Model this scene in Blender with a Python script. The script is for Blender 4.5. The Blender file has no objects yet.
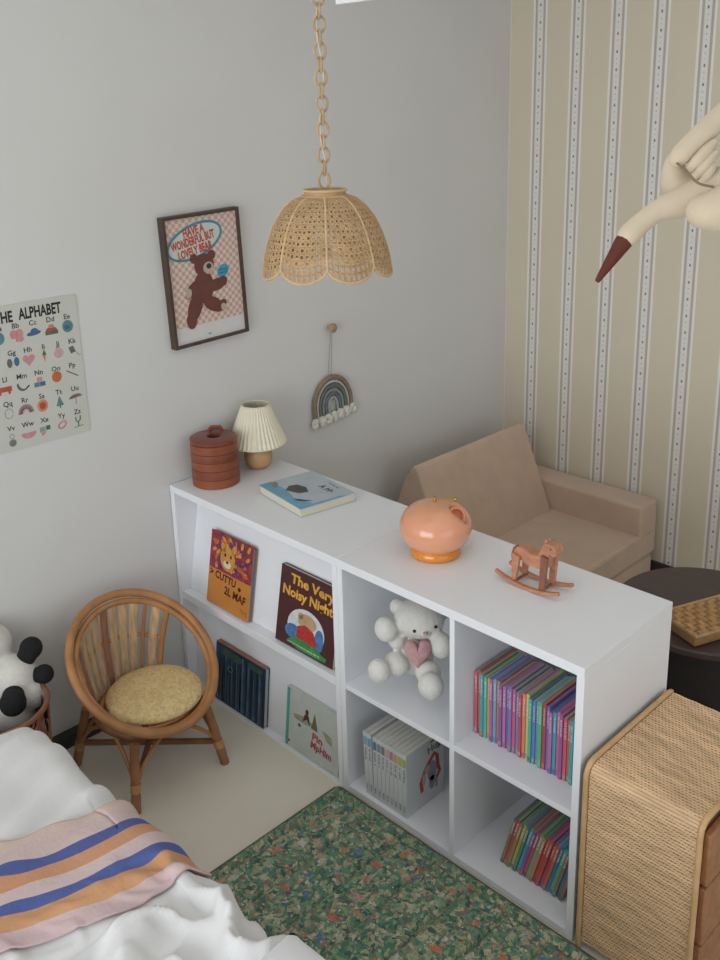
import bpy, math, random
import numpy as np
from mathutils import Vector, Matrix, noise
random.seed(7)
PI = math.pi; TAU = 2*PI
SC = bpy.context.scene
COL = SC.collection

# ------------------------------------------------------------------ materials
def lin(c):
    if isinstance(c, str):
        c = tuple(int(c[i:i+2], 16)/255 for i in (0, 2, 4))
    return tuple((x/12.92 if x <= .04045 else ((x+.055)/1.055)**2.4) for x in c[:3])
MATS = {}
def mat(name, col, rough=.6, var=.06, nscale=30, bump=.0, bscale=200, sheen=0, spec=.5, coat=0, emit=None, trans=0, metal=0, sss=0, stretch=None):
    if name in MATS: return MATS[name]
    m = bpy.data.materials.new(name); m.use_nodes = True
    nt = m.node_tree; N = nt.nodes; L = nt.links
    b = N['Principled BSDF']
    tc = N.new('ShaderNodeTexCoord'); mp = N.new('ShaderNodeMapping')
    L.new(tc.outputs['Object'], mp.inputs[0])
    if stretch: mp.inputs['Scale'].default_value = stretch
    nz = N.new('ShaderNodeTexNoise'); nz.inputs['Scale'].default_value = nscale; nz.inputs['Detail'].default_value = 4
    L.new(mp.outputs[0], nz.inputs['Vector'])
    rp = N.new('ShaderNodeValToRGB'); c = lin(col)
    rp.color_ramp.elements[0].position = .3; rp.color_ramp.elements[1].position = .7
    rp.color_ramp.elements[0].color = tuple(x*(1-var) for x in c)+(1,)
    rp.color_ramp.elements[1].color = tuple(min(1, x*(1+var)) for x in c)+(1,)
    L.new(nz.outputs['Fac'], rp.inputs[0]); L.new(rp.outputs[0], b.inputs['Base Color'])
    b.inputs['Roughness'].default_value = rough
    b.inputs['Specular IOR Level'].default_value = spec
    b.inputs['Metallic'].default_value = metal
    if sheen:
        b.inputs['Sheen Weight'].default_value = sheen; b.inputs['Sheen Roughness'].default_value = .5
    if coat: b.inputs['Coat Weight'].default_value = coat; b.inputs['Coat Roughness'].default_value = .05
    if trans: b.inputs['Transmission Weight'].default_value = trans
    if sss:
        b.inputs['Subsurface Weight'].default_value = sss; b.inputs['Subsurface Radius'].default_value = (.02, .01, .006)
    if bump:
        n2 = N.new('ShaderNodeTexNoise'); n2.inputs['Scale'].default_value = bscale; n2.inputs['Detail'].default_value = 3
        L.new(mp.outputs[0], n2.inputs['Vector'])
        bp = N.new('ShaderNodeBump'); bp.inputs['Strength'].default_value = bump; bp.inputs['Distance'].default_value = .004
        L.new(n2.outputs['Fac'], bp.inputs['Height']); L.new(bp.outputs[0], b.inputs['Normal'])
    MATS[name] = m
    return m

def nodes_mat(name, rough=.7):
    m = bpy.data.materials.new(name); m.use_nodes = True
    nt = m.node_tree; MATS[name] = m
    nt.nodes['Principled BSDF'].inputs['Roughness'].default_value = rough
    return m, nt, nt.nodes, nt.links, nt.nodes['Principled BSDF']

def mathn(nt, op, a, b=None, c=None):
    n = nt.nodes.new('ShaderNodeMath'); n.operation = op
    for i, v in enumerate((a, b, c)):
        if v is None: continue
        if hasattr(v, 'is_output') or hasattr(v, 'links'): nt.links.new(v, n.inputs[i])
        else: n.inputs[i].default_value = v
    return n.outputs[0]
def mixc(nt, f, a, b):
    n = nt.nodes.new('ShaderNodeMix'); n.data_type = 'RGBA'
    for s, v in ((0, f), (6, a), (7, b)):
        if hasattr(v, 'links'): nt.links.new(v, n.inputs[s])
        elif s == 0: n.inputs[0].default_value = v
        else: n.inputs[s].default_value = tuple(v)+(1,)
    return n.outputs[2]

def wallpaper():
    m, nt, N, L, b = nodes_mat('striped_wallpaper', .75)
    g = N.new('ShaderNodeNewGeometry'); s = N.new('ShaderNodeSeparateXYZ'); L.new(g.outputs['Position'], s.inputs[0])
    x, z = s.outputs[0], s.outputs[2]
    P = .163; c0 = .134
    d = mathn(nt, 'SUBTRACT', mathn(nt, 'PINGPONG', mathn(nt, 'SUBTRACT', x, c0), P/2), 0)   # distance to stripe centre
    ad = mathn(nt, 'ABSOLUTE', d)
    band = mathn(nt, 'LESS_THAN', ad, .0125)
    line = mathn(nt, 'LESS_THAN', mathn(nt, 'ABSOLUTE', mathn(nt, 'SUBTRACT', ad, .0265)), .0045)
    gap = mathn(nt, 'LESS_THAN', ad, .022)
    # motifs: a dot and a smaller dot beneath, repeated up the band
    def dots(off, rz, rx):
        zz = mathn(nt, 'PINGPONG', mathn(nt, 'ADD', z, off), .03)
        q = mathn(nt, 'ADD', mathn(nt, 'POWER', mathn(nt, 'DIVIDE', ad, rx), 2), mathn(nt, 'POWER', mathn(nt, 'DIVIDE', zz, rz), 2))
        return mathn(nt, 'LESS_THAN', q, 1)
    d1 = dots(0, .0055, .0035); d2 = dots(.022, .003, .002); d3 = dots(.04, .002, .0018)
    nz = N.new('ShaderNodeTexNoise'); nz.inputs['Scale'].default_value = 9
    L.new(g.outputs['Position'], nz.inputs['Vector'])
    base = mixc(nt, nz.outputs['Fac'], lin('dccfb8'), lin('d4ccb5'))
    c = mixc(nt, gap, base, lin('bcb3a8'))
    c = mixc(nt, band, c, lin('e6e3de'))
    c = mixc(nt, line, c, lin('ece9e0'))
    dd = mathn(nt, 'MAXIMUM', mathn(nt, 'MULTIPLY', d1, 1), mathn(nt, 'MULTIPLY', mathn(nt, 'MAXIMUM', d2, d3), .6))
    c = mixc(nt, dd, c, lin('8b8685'))
    L.new(c, b.inputs['Base Color'])
    return m

def floral():
    m, nt, N, L, b = nodes_mat('floral_cotton', .9)
    tc = N.new('ShaderNodeTexCoord'); o = tc.outputs['Object']
    wn = N.new('ShaderNodeTexNoise'); wn.inputs['Scale'].default_value = 25; L.new(o, wn.inputs['Vector'])
    va = N.new('ShaderNodeVectorMath'); va.operation = 'MULTIPLY_ADD'
    L.new(wn.outputs['Color'], va.inputs[0]); va.inputs[1].default_value = (.03, .03, .03); L.new(o, va.inputs[2])
    def vor(scale, rnd=1, off=0):
        v = N.new('ShaderNodeTexVoronoi'); v.inputs['Scale'].default_value = scale; v.inputs['Randomness'].default_value = rnd
        ad = N.new('ShaderNodeVectorMath'); ad.operation = 'ADD'; L.new(va.outputs[0], ad.inputs[0]); ad.inputs[1].default_value = (off, off*1.7, off)
        L.new(ad.outputs[0], v.inputs['Vector']); return v
    def hue(v):
        s = N.new('ShaderNodeSeparateColor'); L.new(v.outputs['Color'], s.inputs[0]); return s.outputs[0], s.outputs[1]
    def ramp(f, cols):
        r = N.new('ShaderNodeValToRGB'); r.color_ramp.interpolation = 'CONSTANT'; e = r.color_ramp.elements
        e[0].color = lin(cols[0])+(1,); e[0].position = 0
        e[1].color = lin(cols[1])+(1,); e[1].position = 1/len(cols)
        for i, c in enumerate(cols[2:]): k = e.new((i+2)/len(cols)); k.color = lin(c)+(1,)
        L.new(f, r.inputs[0]); return r.outputs[0]
    wn2 = N.new('ShaderNodeTexNoise'); wn2.inputs['Scale'].default_value = 110; wn2.inputs['Detail'].default_value = 3; L.new(o, wn2.inputs['Vector'])
    va2 = N.new('ShaderNodeVectorMath'); va2.operation = 'MULTIPLY_ADD'
    L.new(wn2.outputs['Color'], va2.inputs[0]); va2.inputs[1].default_value = (.014, .014, .014); L.new(va.outputs[0], va2.inputs[2]); va = va2
    leaves = vor(105); h, h2 = hue(leaves)
    c = ramp(h, ['527a62', '6b9470', '41645a', '8aa27c', '6f8474', '9da681', '56896e', 'aaa488', '5a7266', 'c0b898', '78977a', '8e7a70'])
    small = vor(95, 1, 3); s1, s2 = hue(small)
    cs = ramp(s1, ['b7a94e', 'c9c0a0', '6f8fa5', 'c78a5a', 'd7cbb8', '9aa868', 'b9a78a', '5b6f9a', 'cf9a8a'])
    f = mathn(nt, 'MULTIPLY', mathn(nt, 'LESS_THAN', small.outputs['Distance'], .36), mathn(nt, 'GREATER_THAN', s2, .48))
    c = mixc(nt, mathn(nt, 'MULTIPLY', f, .8), c, cs)
    big = vor(26, 1, 7); b1, b2 = hue(big)
    bn = N.new('ShaderNodeTexNoise'); bn.inputs['Scale'].default_value = 160; L.new(o, bn.inputs['Vector'])
    bd = mathn(nt, 'ADD', big.outputs['Distance'], mathn(nt, 'MULTIPLY', mathn(nt, 'SUBTRACT', bn.outputs['Fac'], .5), .5))
    cb = ramp(b1, ['cc6a55', 'cdc4b0', '5c78a0', 'c8bf9c', 'd07a55', 'bcbba6', 'c49c8c', 'c95f52', 'a8b096', 'd5ceb8'])
    f2 = mathn(nt, 'MULTIPLY', mathn(nt, 'LESS_THAN', bd, .3), mathn(nt, 'GREATER_THAN', b2, .2))
    c = mixc(nt, mathn(nt, 'MULTIPLY', f2, .8), c, cb)
    ln = vor(240, 1, 11); dk = mathn(nt, 'MULTIPLY', mathn(nt, 'GREATER_THAN', ln.outputs['Distance'], .62), .4)
    c = mixc(nt, dk, c, lin('3f5a4c'))
    L.new(c, b.inputs['Base Color'])
    bp = N.new('ShaderNodeBump'); bp.inputs['Strength'].default_value = .3; bp.inputs['Distance'].default_value = .003
    L.new(bn.outputs['Fac'], bp.inputs['Height']); L.new(bp.outputs[0], b.inputs['Normal'])
    return m

def striped_throw():
    m, nt, N, L, b = nodes_mat('striped_throw_cotton', .9)
    uv = N.new('ShaderNodeUVMap'); s = N.new('ShaderNodeSeparateXYZ'); L.new(uv.outputs[0], s.inputs[0])
    tc = N.new('ShaderNodeTexCoord'); nz = N.new('ShaderNodeTexNoise'); nz.inputs['Scale'].default_value = 6; L.new(tc.outputs['Object'], nz.inputs['Vector'])
    f = mathn(nt, 'ADD', s.outputs[0], mathn(nt, 'MULTIPLY', mathn(nt, 'SUBTRACT', nz.outputs['Fac'], .5), .03))
    r = N.new('ShaderNodeValToRGB'); r.color_ramp.interpolation = 'CONSTANT'; e = r.color_ramp.elements
    st = [(0, 'd8c0b6'), (.12, 'd3bdb9'), (.26, '56629c'), (.37, 'cf9873'), (.50, 'd5bfbd'), (.63, '5566a2'), (.735, 'cf9b72'), (.86, 'd0b7b6')]
    e[0].color = lin(st[0][1])+(1,); e[1].position = st[1][0]; e[1].color = lin(st[1][1])+(1,)
    for p, c in st[2:]: k = e.new(p); k.color = lin(c)+(1,)
    L.new(f, r.inputs[0]); L.new(r.outputs[0], b.inputs['Base Color'])
    n2 = N.new('ShaderNodeTexNoise'); n2.inputs['Scale'].default_value = 90; L.new(tc.outputs['Object'], n2.inputs['Vector'])
    bp = N.new('ShaderNodeBump'); bp.inputs['Strength'].default_value = .35; bp.inputs['Distance'].default_value = .004
    L.new(n2.outputs['Fac'], bp.inputs['Height']); L.new(bp.outputs[0], b.inputs['Normal'])
    return m

def checks():
    m, nt, N, L, b = nodes_mat('pink_checked_paper', .55)
    g = N.new('ShaderNodeNewGeometry'); s = N.new('ShaderNodeSeparateXYZ'); L.new(g.outputs['Position'], s.inputs[0])
    k = .0115
    fy = mathn(nt, 'FLOOR', mathn(nt, 'DIVIDE', s.outputs[1], k)); fz = mathn(nt, 'FLOOR', mathn(nt, 'DIVIDE', s.outputs[2], k))
    f = mathn(nt, 'MODULO', mathn(nt, 'ADD', fy, mathn(nt, 'ADD', fz, 1000)), 2)
    L.new(mixc(nt, f, lin('dcc9bd'), lin('c5a196')), b.inputs['Base Color'])
    return m

# ------------------------------------------------------------------ mesh builder
class MB:
    def __init__(s): s.v = []; s.f = []; s.uv = {}
    def add(s, vs, fs):
        n = len(s.v); s.v += [tuple(p) for p in vs]; s.f += [tuple(i+n for i in f) for f in fs]; return n
    def box(s, x0, x1, y0, y1, z0, z1, M=None):
        vs = [Vector((x, y, z)) for x in (x0, x1) for y in (y0, y1) for z in (z0, z1)]
        if M: vs = [M @ p for p in vs]
        s.add(vs, [(0, 1, 3, 2), (4, 6, 7, 5), (0, 4, 5, 1), (2, 3, 7, 6), (0, 2, 6, 4), (1, 5, 7, 3)]); return s
    def tube(s, pts, r, n=8, closed=False, flat=None, up=None):
        pts = [Vector(p) for p in pts]; N = len(pts)
        rr = r if hasattr(r, '__len__') else [r]*N
        vs = []; prev = None
        for i, p in enumerate(pts):
            a = pts[(i-1) % N] if (closed or i > 0) else p; b = pts[(i+1) % N] if (closed or i < N-1) else p
            t = (b-a).normalized()
            if up is not None: x = (Vector(up) - t*t.dot(Vector(up))).normalized()
            elif prev is None:
                q = Vector((0, 0, 1)) if abs(t.z) < .9 else Vector((1, 0, 0)); x = (q - t*t.dot(q)).normalized()
            else: x = (prev - t*t.dot(prev)).normalized()
            prev = x; y = t.cross(x)
            fl = flat if flat else 1
            for k in range(n):
                an = TAU*k/n + (PI/n if n == 4 else 0)
                vs.append(p + rr[i]*(math.cos(an)*x + math.sin(an)*fl*y))
        fs = []
        for i in range(N if closed else N-1):
            j = (i+1) % N
            for k in range(n): fs.append((i*n+k, i*n+(k+1) % n, j*n+(k+1) % n, j*n+k))
        if not closed: fs += [tuple(range(n-1, -1, -1)), tuple((N-1)*n+k for k in range(n))]
        s.add(vs, fs); return s
    def lathe(s, prof, c=(0, 0, 0), n=40, fn=None, cap=True):
        c = Vector(c); vs = []
        for (r, z) in prof:
            for k in range(n):
                a = TAU*k/n; q = fn(a, z) if fn else 1
                vs.append(c + Vector((r*q*math.cos(a), r*q*math.sin(a), z)))
        fs = []
        for i in range(len(prof)-1):
            for k in range(n): fs.append((i*n+k, i*n+(k+1) % n, (i+1)*n+(k+1) % n, (i+1)*n+k))
        if cap: fs += [tuple(range(n-1, -1, -1)), tuple((len(prof)-1)*n+k for k in range(n))]
        s.add(vs, fs); return s
    def ell(s, c, r, R=None, nu=20, nv=12):
        if not hasattr(r, '__len__'): r = (r, r, r)
        c = Vector(c); vs = []
        def P(x, y, z):
            p = Vector((x*r[0], y*r[1], z*r[2]))
            if R: p = R @ p
            return c+p
        vs.append(P(0, 0, -1))
        for j in range(1, nv):
            t = PI*j/nv - PI/2
            for k in range(nu): a = TAU*k/nu; vs.append(P(math.cos(t)*math.cos(a), math.cos(t)*math.sin(a), math.sin(t)))
        vs.append(P(0, 0, 1))
        fs = []
        for k in range(nu): fs.append((0, 1+(k+1) % nu, 1+k))
        for j in range(nv-2):
            for k in range(nu): fs.append((1+j*nu+k, 1+j*nu+(k+1) % nu, 1+(j+1)*nu+(k+1) % nu, 1+(j+1)*nu+k))
        e = len(vs)-1; o = 1+(nv-2)*nu
        for k in range(nu): fs.append((e, o+k, o+(k+1) % nu))
        s.add(vs, fs); return s
    def poly(s, pts, F, z0=0, th=.0004):     # a flat outline in frame F (4x4), extruded along its normal
        n = len(pts)
        vs = [F @ Vector((p[0], p[1], z0)) for p in pts] + [F @ Vector((p[0], p[1], z0+th)) for p in pts]
        s.add(vs, [tuple(range(n-1, -1, -1)), tuple(range(n, 2*n))] + [(i, (i+1) % n, n+(i+1) % n, n+i) for i in range(n)]); return s
    def ribbon(s, pts, w, F, z0=0, th=.0004):  # a stroke of width w along 2D points
        L_ = []; R_ = []
        for i, p in enumerate(pts):
            a = pts[max(0, i-1)]; b = pts[min(len(pts)-1, i+1)]
            d = Vector((b[0]-a[0], b[1]-a[1])); d = d.normalized() if d.length else Vector((1, 0)); q = Vector((-d.y, d.x))*w/2
            L_.append((p[0]+q.x, p[1]+q.y)); R_.append((p[0]-q.x, p[1]-q.y))
        for i in range(len(pts)-1):
            s.poly([R_[i], R_[i+1], L_[i+1], L_[i]], F, z0, th)
        return s
    def text(s, txt, size, F, x=0, y=0, z0=0, th=.0004, align='CENTER', rot=0, bold=0, sx=1, fitw=None):
        cu = bpy.data.curves.new('t', 'FONT'); cu.body = txt; cu.size = size; cu.align_x = align; cu.align_y = 'CENTER'
        cu.offset = bold; cu.resolution_u = 2
        o = bpy.data.objects.new('t', cu); COL.objects.link(o)
        dg = bpy.context.evaluated_depsgraph_get(); me = bpy.data.meshes.new_from_object(o.evaluated_get(dg))
        if fitw:
            xs = [p.co.x for p in me.vertices]; sx = fitw/(max(xs)-min(xs))
        T = F @ Matrix.Translation((x, y, z0+th)) @ Matrix.Rotation(rot, 4, 'Z') @ Matrix.Diagonal((sx, 1, 1, 1))
        s.add([T @ p.co for p in me.vertices], [tuple(p.vertices) for p in me.polygons])
        bpy.data.objects.remove(o); bpy.data.curves.remove(cu); bpy.data.meshes.remove(me); return s

def scrawl(mb, F, x, y, w, h, z0=0, seed=1, th=.0004):
    # a short row of illegible printed strokes, as small type reads at this distance
    r_ = random.Random(seed); q = x-w/2
    while q < x+w/2:
        s_ = h*r_.uniform(.22, .5)
        mb.poly(rect(q, y-h/2*r_.uniform(.6, 1), q+s_*.45, y+h/2*r_.uniform(.6, 1)), F, z0, th)
        if r_.random() < .5: mb.poly(rect(q, y-h*.05, q+s_*1.1, y+h*.12), F, z0, th)
        q += s_*(1.5 if r_.random() < .8 else 2.6)
    return mb
def ellp(cx, cy, rx, ry, n=24, rot=0, a0=0, a1=TAU):
    o = []
    full = abs(a1-a0-TAU) < 1e-6
    for k in range(n if full else n+1):
        a = a0+(a1-a0)*k/n; x = rx*math.cos(a); y = ry*math.sin(a)
        o.append((cx+x*math.cos(rot)-y*math.sin(rot), cy+x*math.sin(rot)+y*math.cos(rot)))
    return o
def rect(x0, y0, x1, y1): return [(x0, y0), (x1, y0), (x1, y1), (x0, y1)]
def frame(o, x, y):
    x = Vector(x).normalized(); y = Vector(y); y = (y-x*x.dot(y)).normalized(); z = x.cross(y)
    M = Matrix.Identity(4)
    for i in range(3): M[i][0] = x[i]; M[i][1] = y[i]; M[i][2] = z[i]; M[i][3] = o[i]
    return M

def make(name, mb, m, parent=None, bevel=0, smooth=40, local=False, seg=2, mods=None):
    me = bpy.data.meshes.new(name); off = Vector((0, 0, 0))
    root = parent
    if parent is not None and not local:
        p = parent
        while p is not None: off += p.location; p = p.parent
    vs = mb.v if off.length == 0 else [(p[0]-off.x, p[1]-off.y, p[2]-off.z) for p in mb.v]
    me.from_pydata(vs, [], mb.f); me.update()
    if mb.uv:
        ul = me.uv_layers.new(name='UVMap')
        for l in me.loops: ul.data[l.index].uv = mb.uv.get(l.vertex_index, (0, 0))
    o = bpy.data.objects.new(name, me); COL.objects.link(o)
    if m: me.materials.append(m)
    me.shade_smooth()
    if smooth < 180: me.set_sharp_from_angle(angle=math.radians(smooth))
    if parent is not None: o.parent = parent
    if bevel:
        b = o.modifiers.new('bevel', 'BEVEL'); b.width = bevel; b.segments = seg; b.limit_method = 'ANGLE'; b.angle_limit = math.radians(35)
    for md in (mods or []):
        k = o.modifiers.new(md[0], md[0])
        for a, v in md[1].items(): setattr(k, a, v)
    return o
def tag(o, label, cat, group=None):
    o['label'] = label; o['category'] = cat
    if group: o['group'] = group
    return o
def thing(name, label, cat, loc=(0, 0, 0), rot=(0, 0, 0), group=None):
    o = bpy.data.objects.new(name, None); COL.objects.link(o); o.location = loc; o.rotation_euler = rot
    o.empty_display_size = .05
    return tag(o, label, cat, group)
def struct(name, mb, m, parent=None, **k):
    o = make(name, mb, m, parent, **k)
    if parent is None: o['kind'] = 'structure'
    return o
def plabel(o, l): o['label'] = l; return o
def blob(name, mb, m, parent, vox=.004, it=4, **k):
    return make(name, mb, m, parent, smooth=180, mods=[('REMESH', dict(mode='VOXEL', voxel_size=vox, use_smooth_shade=True)), ('SMOOTH', dict(iterations=it, factor=.5))], **k)
def arc(c, r, a0, a1, n, f):   # points c + r*(cos,sin) mapped through f
    return [f(c[0]+r*math.cos(a0+(a1-a0)*i/n), c[1]+r*math.sin(a0+(a1-a0)*i/n)) for i in range(n+1)]

# ------------------------------------------------------------------ palette
M_WALL = mat('grey_wall_paint', 'd8d7d4', .85, .015, 3, .04, 350)
M_WP = wallpaper()
M_FLOOR = mat('pale_floor', 'e6dfcd', .45, .03, 5, .03, 60)
M_CEIL = mat('white_ceiling_paint', 'dedede', .9, .01)
M_DARK = mat('dark_skirting', '34352f', .7, .1)
M_WHITE = mat('white_laminate', 'eeeff2', .38, .006, 8)
M_SOFA = mat('taupe_velour', 'ceb39c', .9, .05, 14, .25, 500, sheen=.4)
M_RATTAN = mat('honey_rattan', 'b07c4c', .45, .22, 18, .15, 90, stretch=(1, 1, .3))
M_RATTAN_D = mat('brown_rattan', '8a5d40', .5, .25, 22, .2, 90)
M_SLAT = mat('split_rattan_slat', 'c4a37c', .6, .3, 25, .1, 90, stretch=(6, 6, .6))
M_CANE = mat('natural_cane', 'b8966c', .6, .14, 40, .1, 200)
M_CANE_L = mat('pale_cane', 'c9aa80', .55, .1, 40)

# ------------------------------------------------------------------ room
YW = 1.668; XB = 4.4; YL = -3.6; ZC = 2.42
struct('floor', MB().box(-.1, XB+.1, YL-.1, YW+.1, -.08, 0), M_FLOOR)
struct('ceiling', MB().box(-.1, XB+.1, YL-.1, YW+.1, ZC, ZC+.08), M_CEIL)
struct('wall_back', MB().box(-.1, 0, YL-.1, YW+.1, 0, ZC), M_WALL)
struct('wall_right', MB().box(0, XB, YW, YW+.1, 0, ZC), M_WP)
FY0, FY1, FZ0, FZ1 = -2.2, 1.0, .5, 2.15
struct('wall_front', MB().box(XB, XB+.1, YL-.1, FY0, 0, ZC).box(XB, XB+.1, FY1, YW+.1, 0, ZC).box(XB, XB+.1, FY0, FY1, 0, FZ0).box(XB, XB+.1, FY0, FY1, FZ1, ZC), M_WALL)
wl = MB(); WX0, WX1, WZ0, WZ1 = .3, 3.4, .35, 2.2
wl.box(0, WX0, YL-.1, YL, 0, ZC).box(WX1, XB, YL-.1, YL, 0, ZC).box(WX0, WX1, YL-.1, YL, 0, WZ0).box(WX0, WX1, YL-.1, YL, WZ1, ZC)
struct('wall_left', wl, M_WALL)
wf = MB(); t = .05
wf.box(WX0, WX0+t, YL-.08, YL-.03, WZ0, WZ1).box(WX1-t, WX1, YL-.08, YL-.03, WZ0, WZ1).box(WX0+t, WX1-t, YL-.08, YL-.03, WZ0, WZ0+t).box(WX0+t, WX1-t, YL-.08, YL-.03, WZ1-t, WZ1).box(1.825, 1.875, YL-.08, YL-.03, WZ0+t, WZ1-t)
struct('window_1', wf, M_WHITE)
wf = MB()
wf.box(XB+.03, XB+.08, FY0, FY0+t, FZ0, FZ1).box(XB+.03, XB+.08, FY1-t, FY1, FZ0, FZ1).box(XB+.03, XB+.08, FY0+t, FY1-t, FZ0, FZ0+t).box(XB+.03, XB+.08, FY0+t, FY1-t, FZ1-t, FZ1).box(XB+.03, XB+.08, -.625, -.575, FZ0+t, FZ1-t)
struct('added_fill_window', wf, M_WHITE)  # unseen window added to carry the fill from the camera side
struct('baseboard_back', MB().box(.0005, .03, YL, -.0, 0, .04), M_DARK)
struct('baseboard_right', MB().box(.03, XB, YW-.012, YW-.0005, 0, .05), M_DARK)

# ------------------------------------------------------------------ unidentified white shape, built as a hanging panel (only its lower edge is seen)
t = thing('hanging_panel', 'white rectangular panel hanging from the ceiling, only its lower edge seen behind the lamp chain', 'panel', (.76, .157, 1.985))
make('board', MB().box(.630, .93, .150, .164, 1.981, 2.18), mat('bright_white_board', 'f4f4f4', .5, .01), t, bevel=.001)
for x in (.66, .88): make('hanging_cord', MB().tube([(x, .157, 2.178), (x, .157, ZC)], .001, 5), mat('cord_white', 'd8d8d4', .8), t)

# ------------------------------------------------------------------ shelves
L1, L2, H, D = .729, 1.444, .678, .36
t = thing('display_bookrack', 'white low display rack with two slanted picture book ledges against the grey wall', 'bookrack', (.36, .18, 0))
make('top_panel', MB().box(.003, L1-.001, 0, D, .656, H), M_WHITE, t, bevel=.0012)
for x in (.003, L1-.019): make('side_panel', MB().box(x, x+.018, .001, D, 0, .656), M_WHITE, t, bevel=.001)
XI0, XI1 = .0215, L1-.0195
def slant(z0, z1, y0, y1, th=.008):
    m = MB(); m.add([(XI0, y0, z0), (XI1, y0, z0), (XI1, y1, z1), (XI0, y1, z1), (XI0, y0+th, z0), (XI1, y0+th, z0), (XI1, y1+th, z1), (XI0, y1+th, z1)],
          [(0, 1, 2, 3), (7, 6, 5, 4), (0, 4, 5, 1), (1, 5, 6, 2), (2, 6, 7, 3), (3, 7, 4, 0)]); return m
make('backing_panel', slant(.331, .655, .034, .092), M_WHITE, t)
make('backing_panel', slant(.003, .306, .026, .061), M_WHITE, t)
make('ledge', MB().box(XI0, XI1, .002, .08, .306, .330), M_WHITE, t, bevel=.001)
make('ledge', MB().box(XI0, XI1, .002, .08, .0, .0038), M_WHITE, t)
make('rear_panel', MB().box(XI0, XI1, D-.008, D-.002, .01, .655), M_WHITE, t)
t = thing('cube_shelf', 'white four cube open shelf with books and toy at the end of the low row', 'shelf', (1.09, .18, 0))
make('top_panel', MB().box(L1, L2, 0, D, .656, H), M_WHITE, t, bevel=.0006)
make('side_panel', MB().box(L1, L1+.018, .001, D, 0, .656), M_WHITE, t, bevel=.001)
make('side_panel', MB().box(L2-.018, L2, .001, D, 0, .656), M_WHITE, t, bevel=.001)
make('divider', MB().box(1.095, 1.109, .002, D-.01, .018, .656), M_WHITE, t, bevel=.0008)
for a, b in ((L1+.018, 1.095), (1.109, L2-.018)): make('middle_shelf', MB().box(a, b, .002, D-.01, .313, .328), M_WHITE, t, bevel=.0008)
make('bottom_panel', MB().box(L1+.018, L2-.018, .002, D-.01, .002, .018), M_WHITE, t)
make('rear_panel', MB().box(L1+.018, L2-.018, D-.01, D-.003, .018, .656), M_WHITE, t)
ZS = .3285

# ------------------------------------------------------------------ sofa
t = thing('armchair', 'low taupe fabric sofa chair with leaning back cushion in the room corner', 'sofa', (.4, 1.2, 0))
make('base', MB().box(.1, .735, .80, 1.64, .0, .10), M_SOFA, t, bevel=.02, seg=4)
make('seat_cushion', MB().box(.1, .742, .915, 1.645, .10, .197), M_SOFA, t, bevel=.02, seg=4)
for y in (.785, 1.532): make('armrest', MB().box(.05, .735, y, y+.122, .11 if y > 1 else .0, .315), M_SOFA, t, bevel=.014, seg=4)
bk = MB(); y0, y1 = .885, 1.528
pr = [(.345, .195), (.207, .525), (.190, .531), (.14, .46), (.06, .25), (.05, .10), (.33, .10)]
n = len(pr); bk.add([(p[0], y0, p[1]) for p in pr]+[(p[0], y1, p[1]) for p in pr], [tuple(range(n)), tuple(range(2*n-1, n-1, -1))]+[(i, n+i, n+(i+1) % n, (i+1) % n) for i in range(n)])
make('backrest', bk, M_SOFA, t, bevel=.014, seg=4)
make('seam_piping', MB().tube([(.343, .90, .2), (.205, .893, .522)], .0025).tube([(.343, 1.521, .2), (.205, 1.521, .522)], .0025).tube([(.742, .93, .19), (.742, 1.63, .19)], .0025), M_SOFA, t)

# ------------------------------------------------------------------ dark round table and woven tray
M_ESP = mat('espresso_wood', '4a3a38', .42, .12, 12, stretch=(1, 6, 1))
M_BLK = mat('black_fabric_drum', '26211f', .8, .1)
t = thing('round_side_table', 'dark brown round drum side table behind the white shelf', 'table', (1.30, .865, 0))
make('table_top', MB().lathe([(.236, .378), (.245, .382), (.245, .396), (.240, .40)], (1.30, .865, 0), 64), M_ESP, t, smooth=30)
make('drum_body', MB().lathe([(.215, .0), (.222, .01), (.222, .378)], (1.30, .865, 0), 64), M_BLK, t, smooth=30)
def flatweave(mb, F, w, h, n, m, z0, th, gap=.1):
    # plaited flat strips in both directions, real over-under relief
    a = w/n; b = h/m
    for j in range(m):
        pts = []
        for i in range(2*n+1):
            x = i*a/2; s_ = 0 if i % 2 == 0 else (1 if ((i//2)+j) % 2 == 0 else -1)
            pts.append((x, z0+s_*th))
        for q in range(len(pts)-1):
            (xa, za), (xb, zb) = pts[q], pts[q+1]; y0 = j*b+b*gap/2; y1 = (j+1)*b-b*gap/2
            vs = [F @ Vector(p) for p in ((xa, y0, za), (xb, y0, zb), (xb, y1, zb), (xa, y1, za))]
            mb.add(vs, [(0, 1, 2, 3)])
    for i in range(n):
        for q in range(2*m):
            ya, yb = q*b/2, (q+1)*b/2
            def zz(k): return z0+(0 if k % 2 == 0 else (-1 if (i+(k//2)) % 2 == 0 else 1)*th)
            x0 = i*a+a*gap/2; x1 = (i+1)*a-a*gap/2
            vs = [F @ Vector(p) for p in ((x0, ya, zz(q)), (x1, ya, zz(q)), (x1, yb, zz(q+1)), (x0, yb, zz(q+1)))]
            mb.add(vs, [(0, 1, 2, 3)])
t = thing('woven_tray', 'flat woven cane tray lying on the dark round table', 'tray', (1.33, .85, .4))
Ft = frame((1.243, .70, .431), (.10, -.04, 0), (.055, .20, 0))
tw = MB(); flatweave(tw, Ft, .14, .34, 6, 18, .0, .0022, .2)
make('weave', tw, mat('tray_cane', 'b98d5c', .6, .25, 60), t, smooth=20)
tb = MB()
tb.poly(rect(0, 0, .14, .34), Ft, -.029, .026)
make('tray_body', tb, mat('tray_cane_side', 'a07a4c', .6, .25, 90, .3, 200, stretch=(1, 1, 4)), t, bevel=.004)
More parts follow.
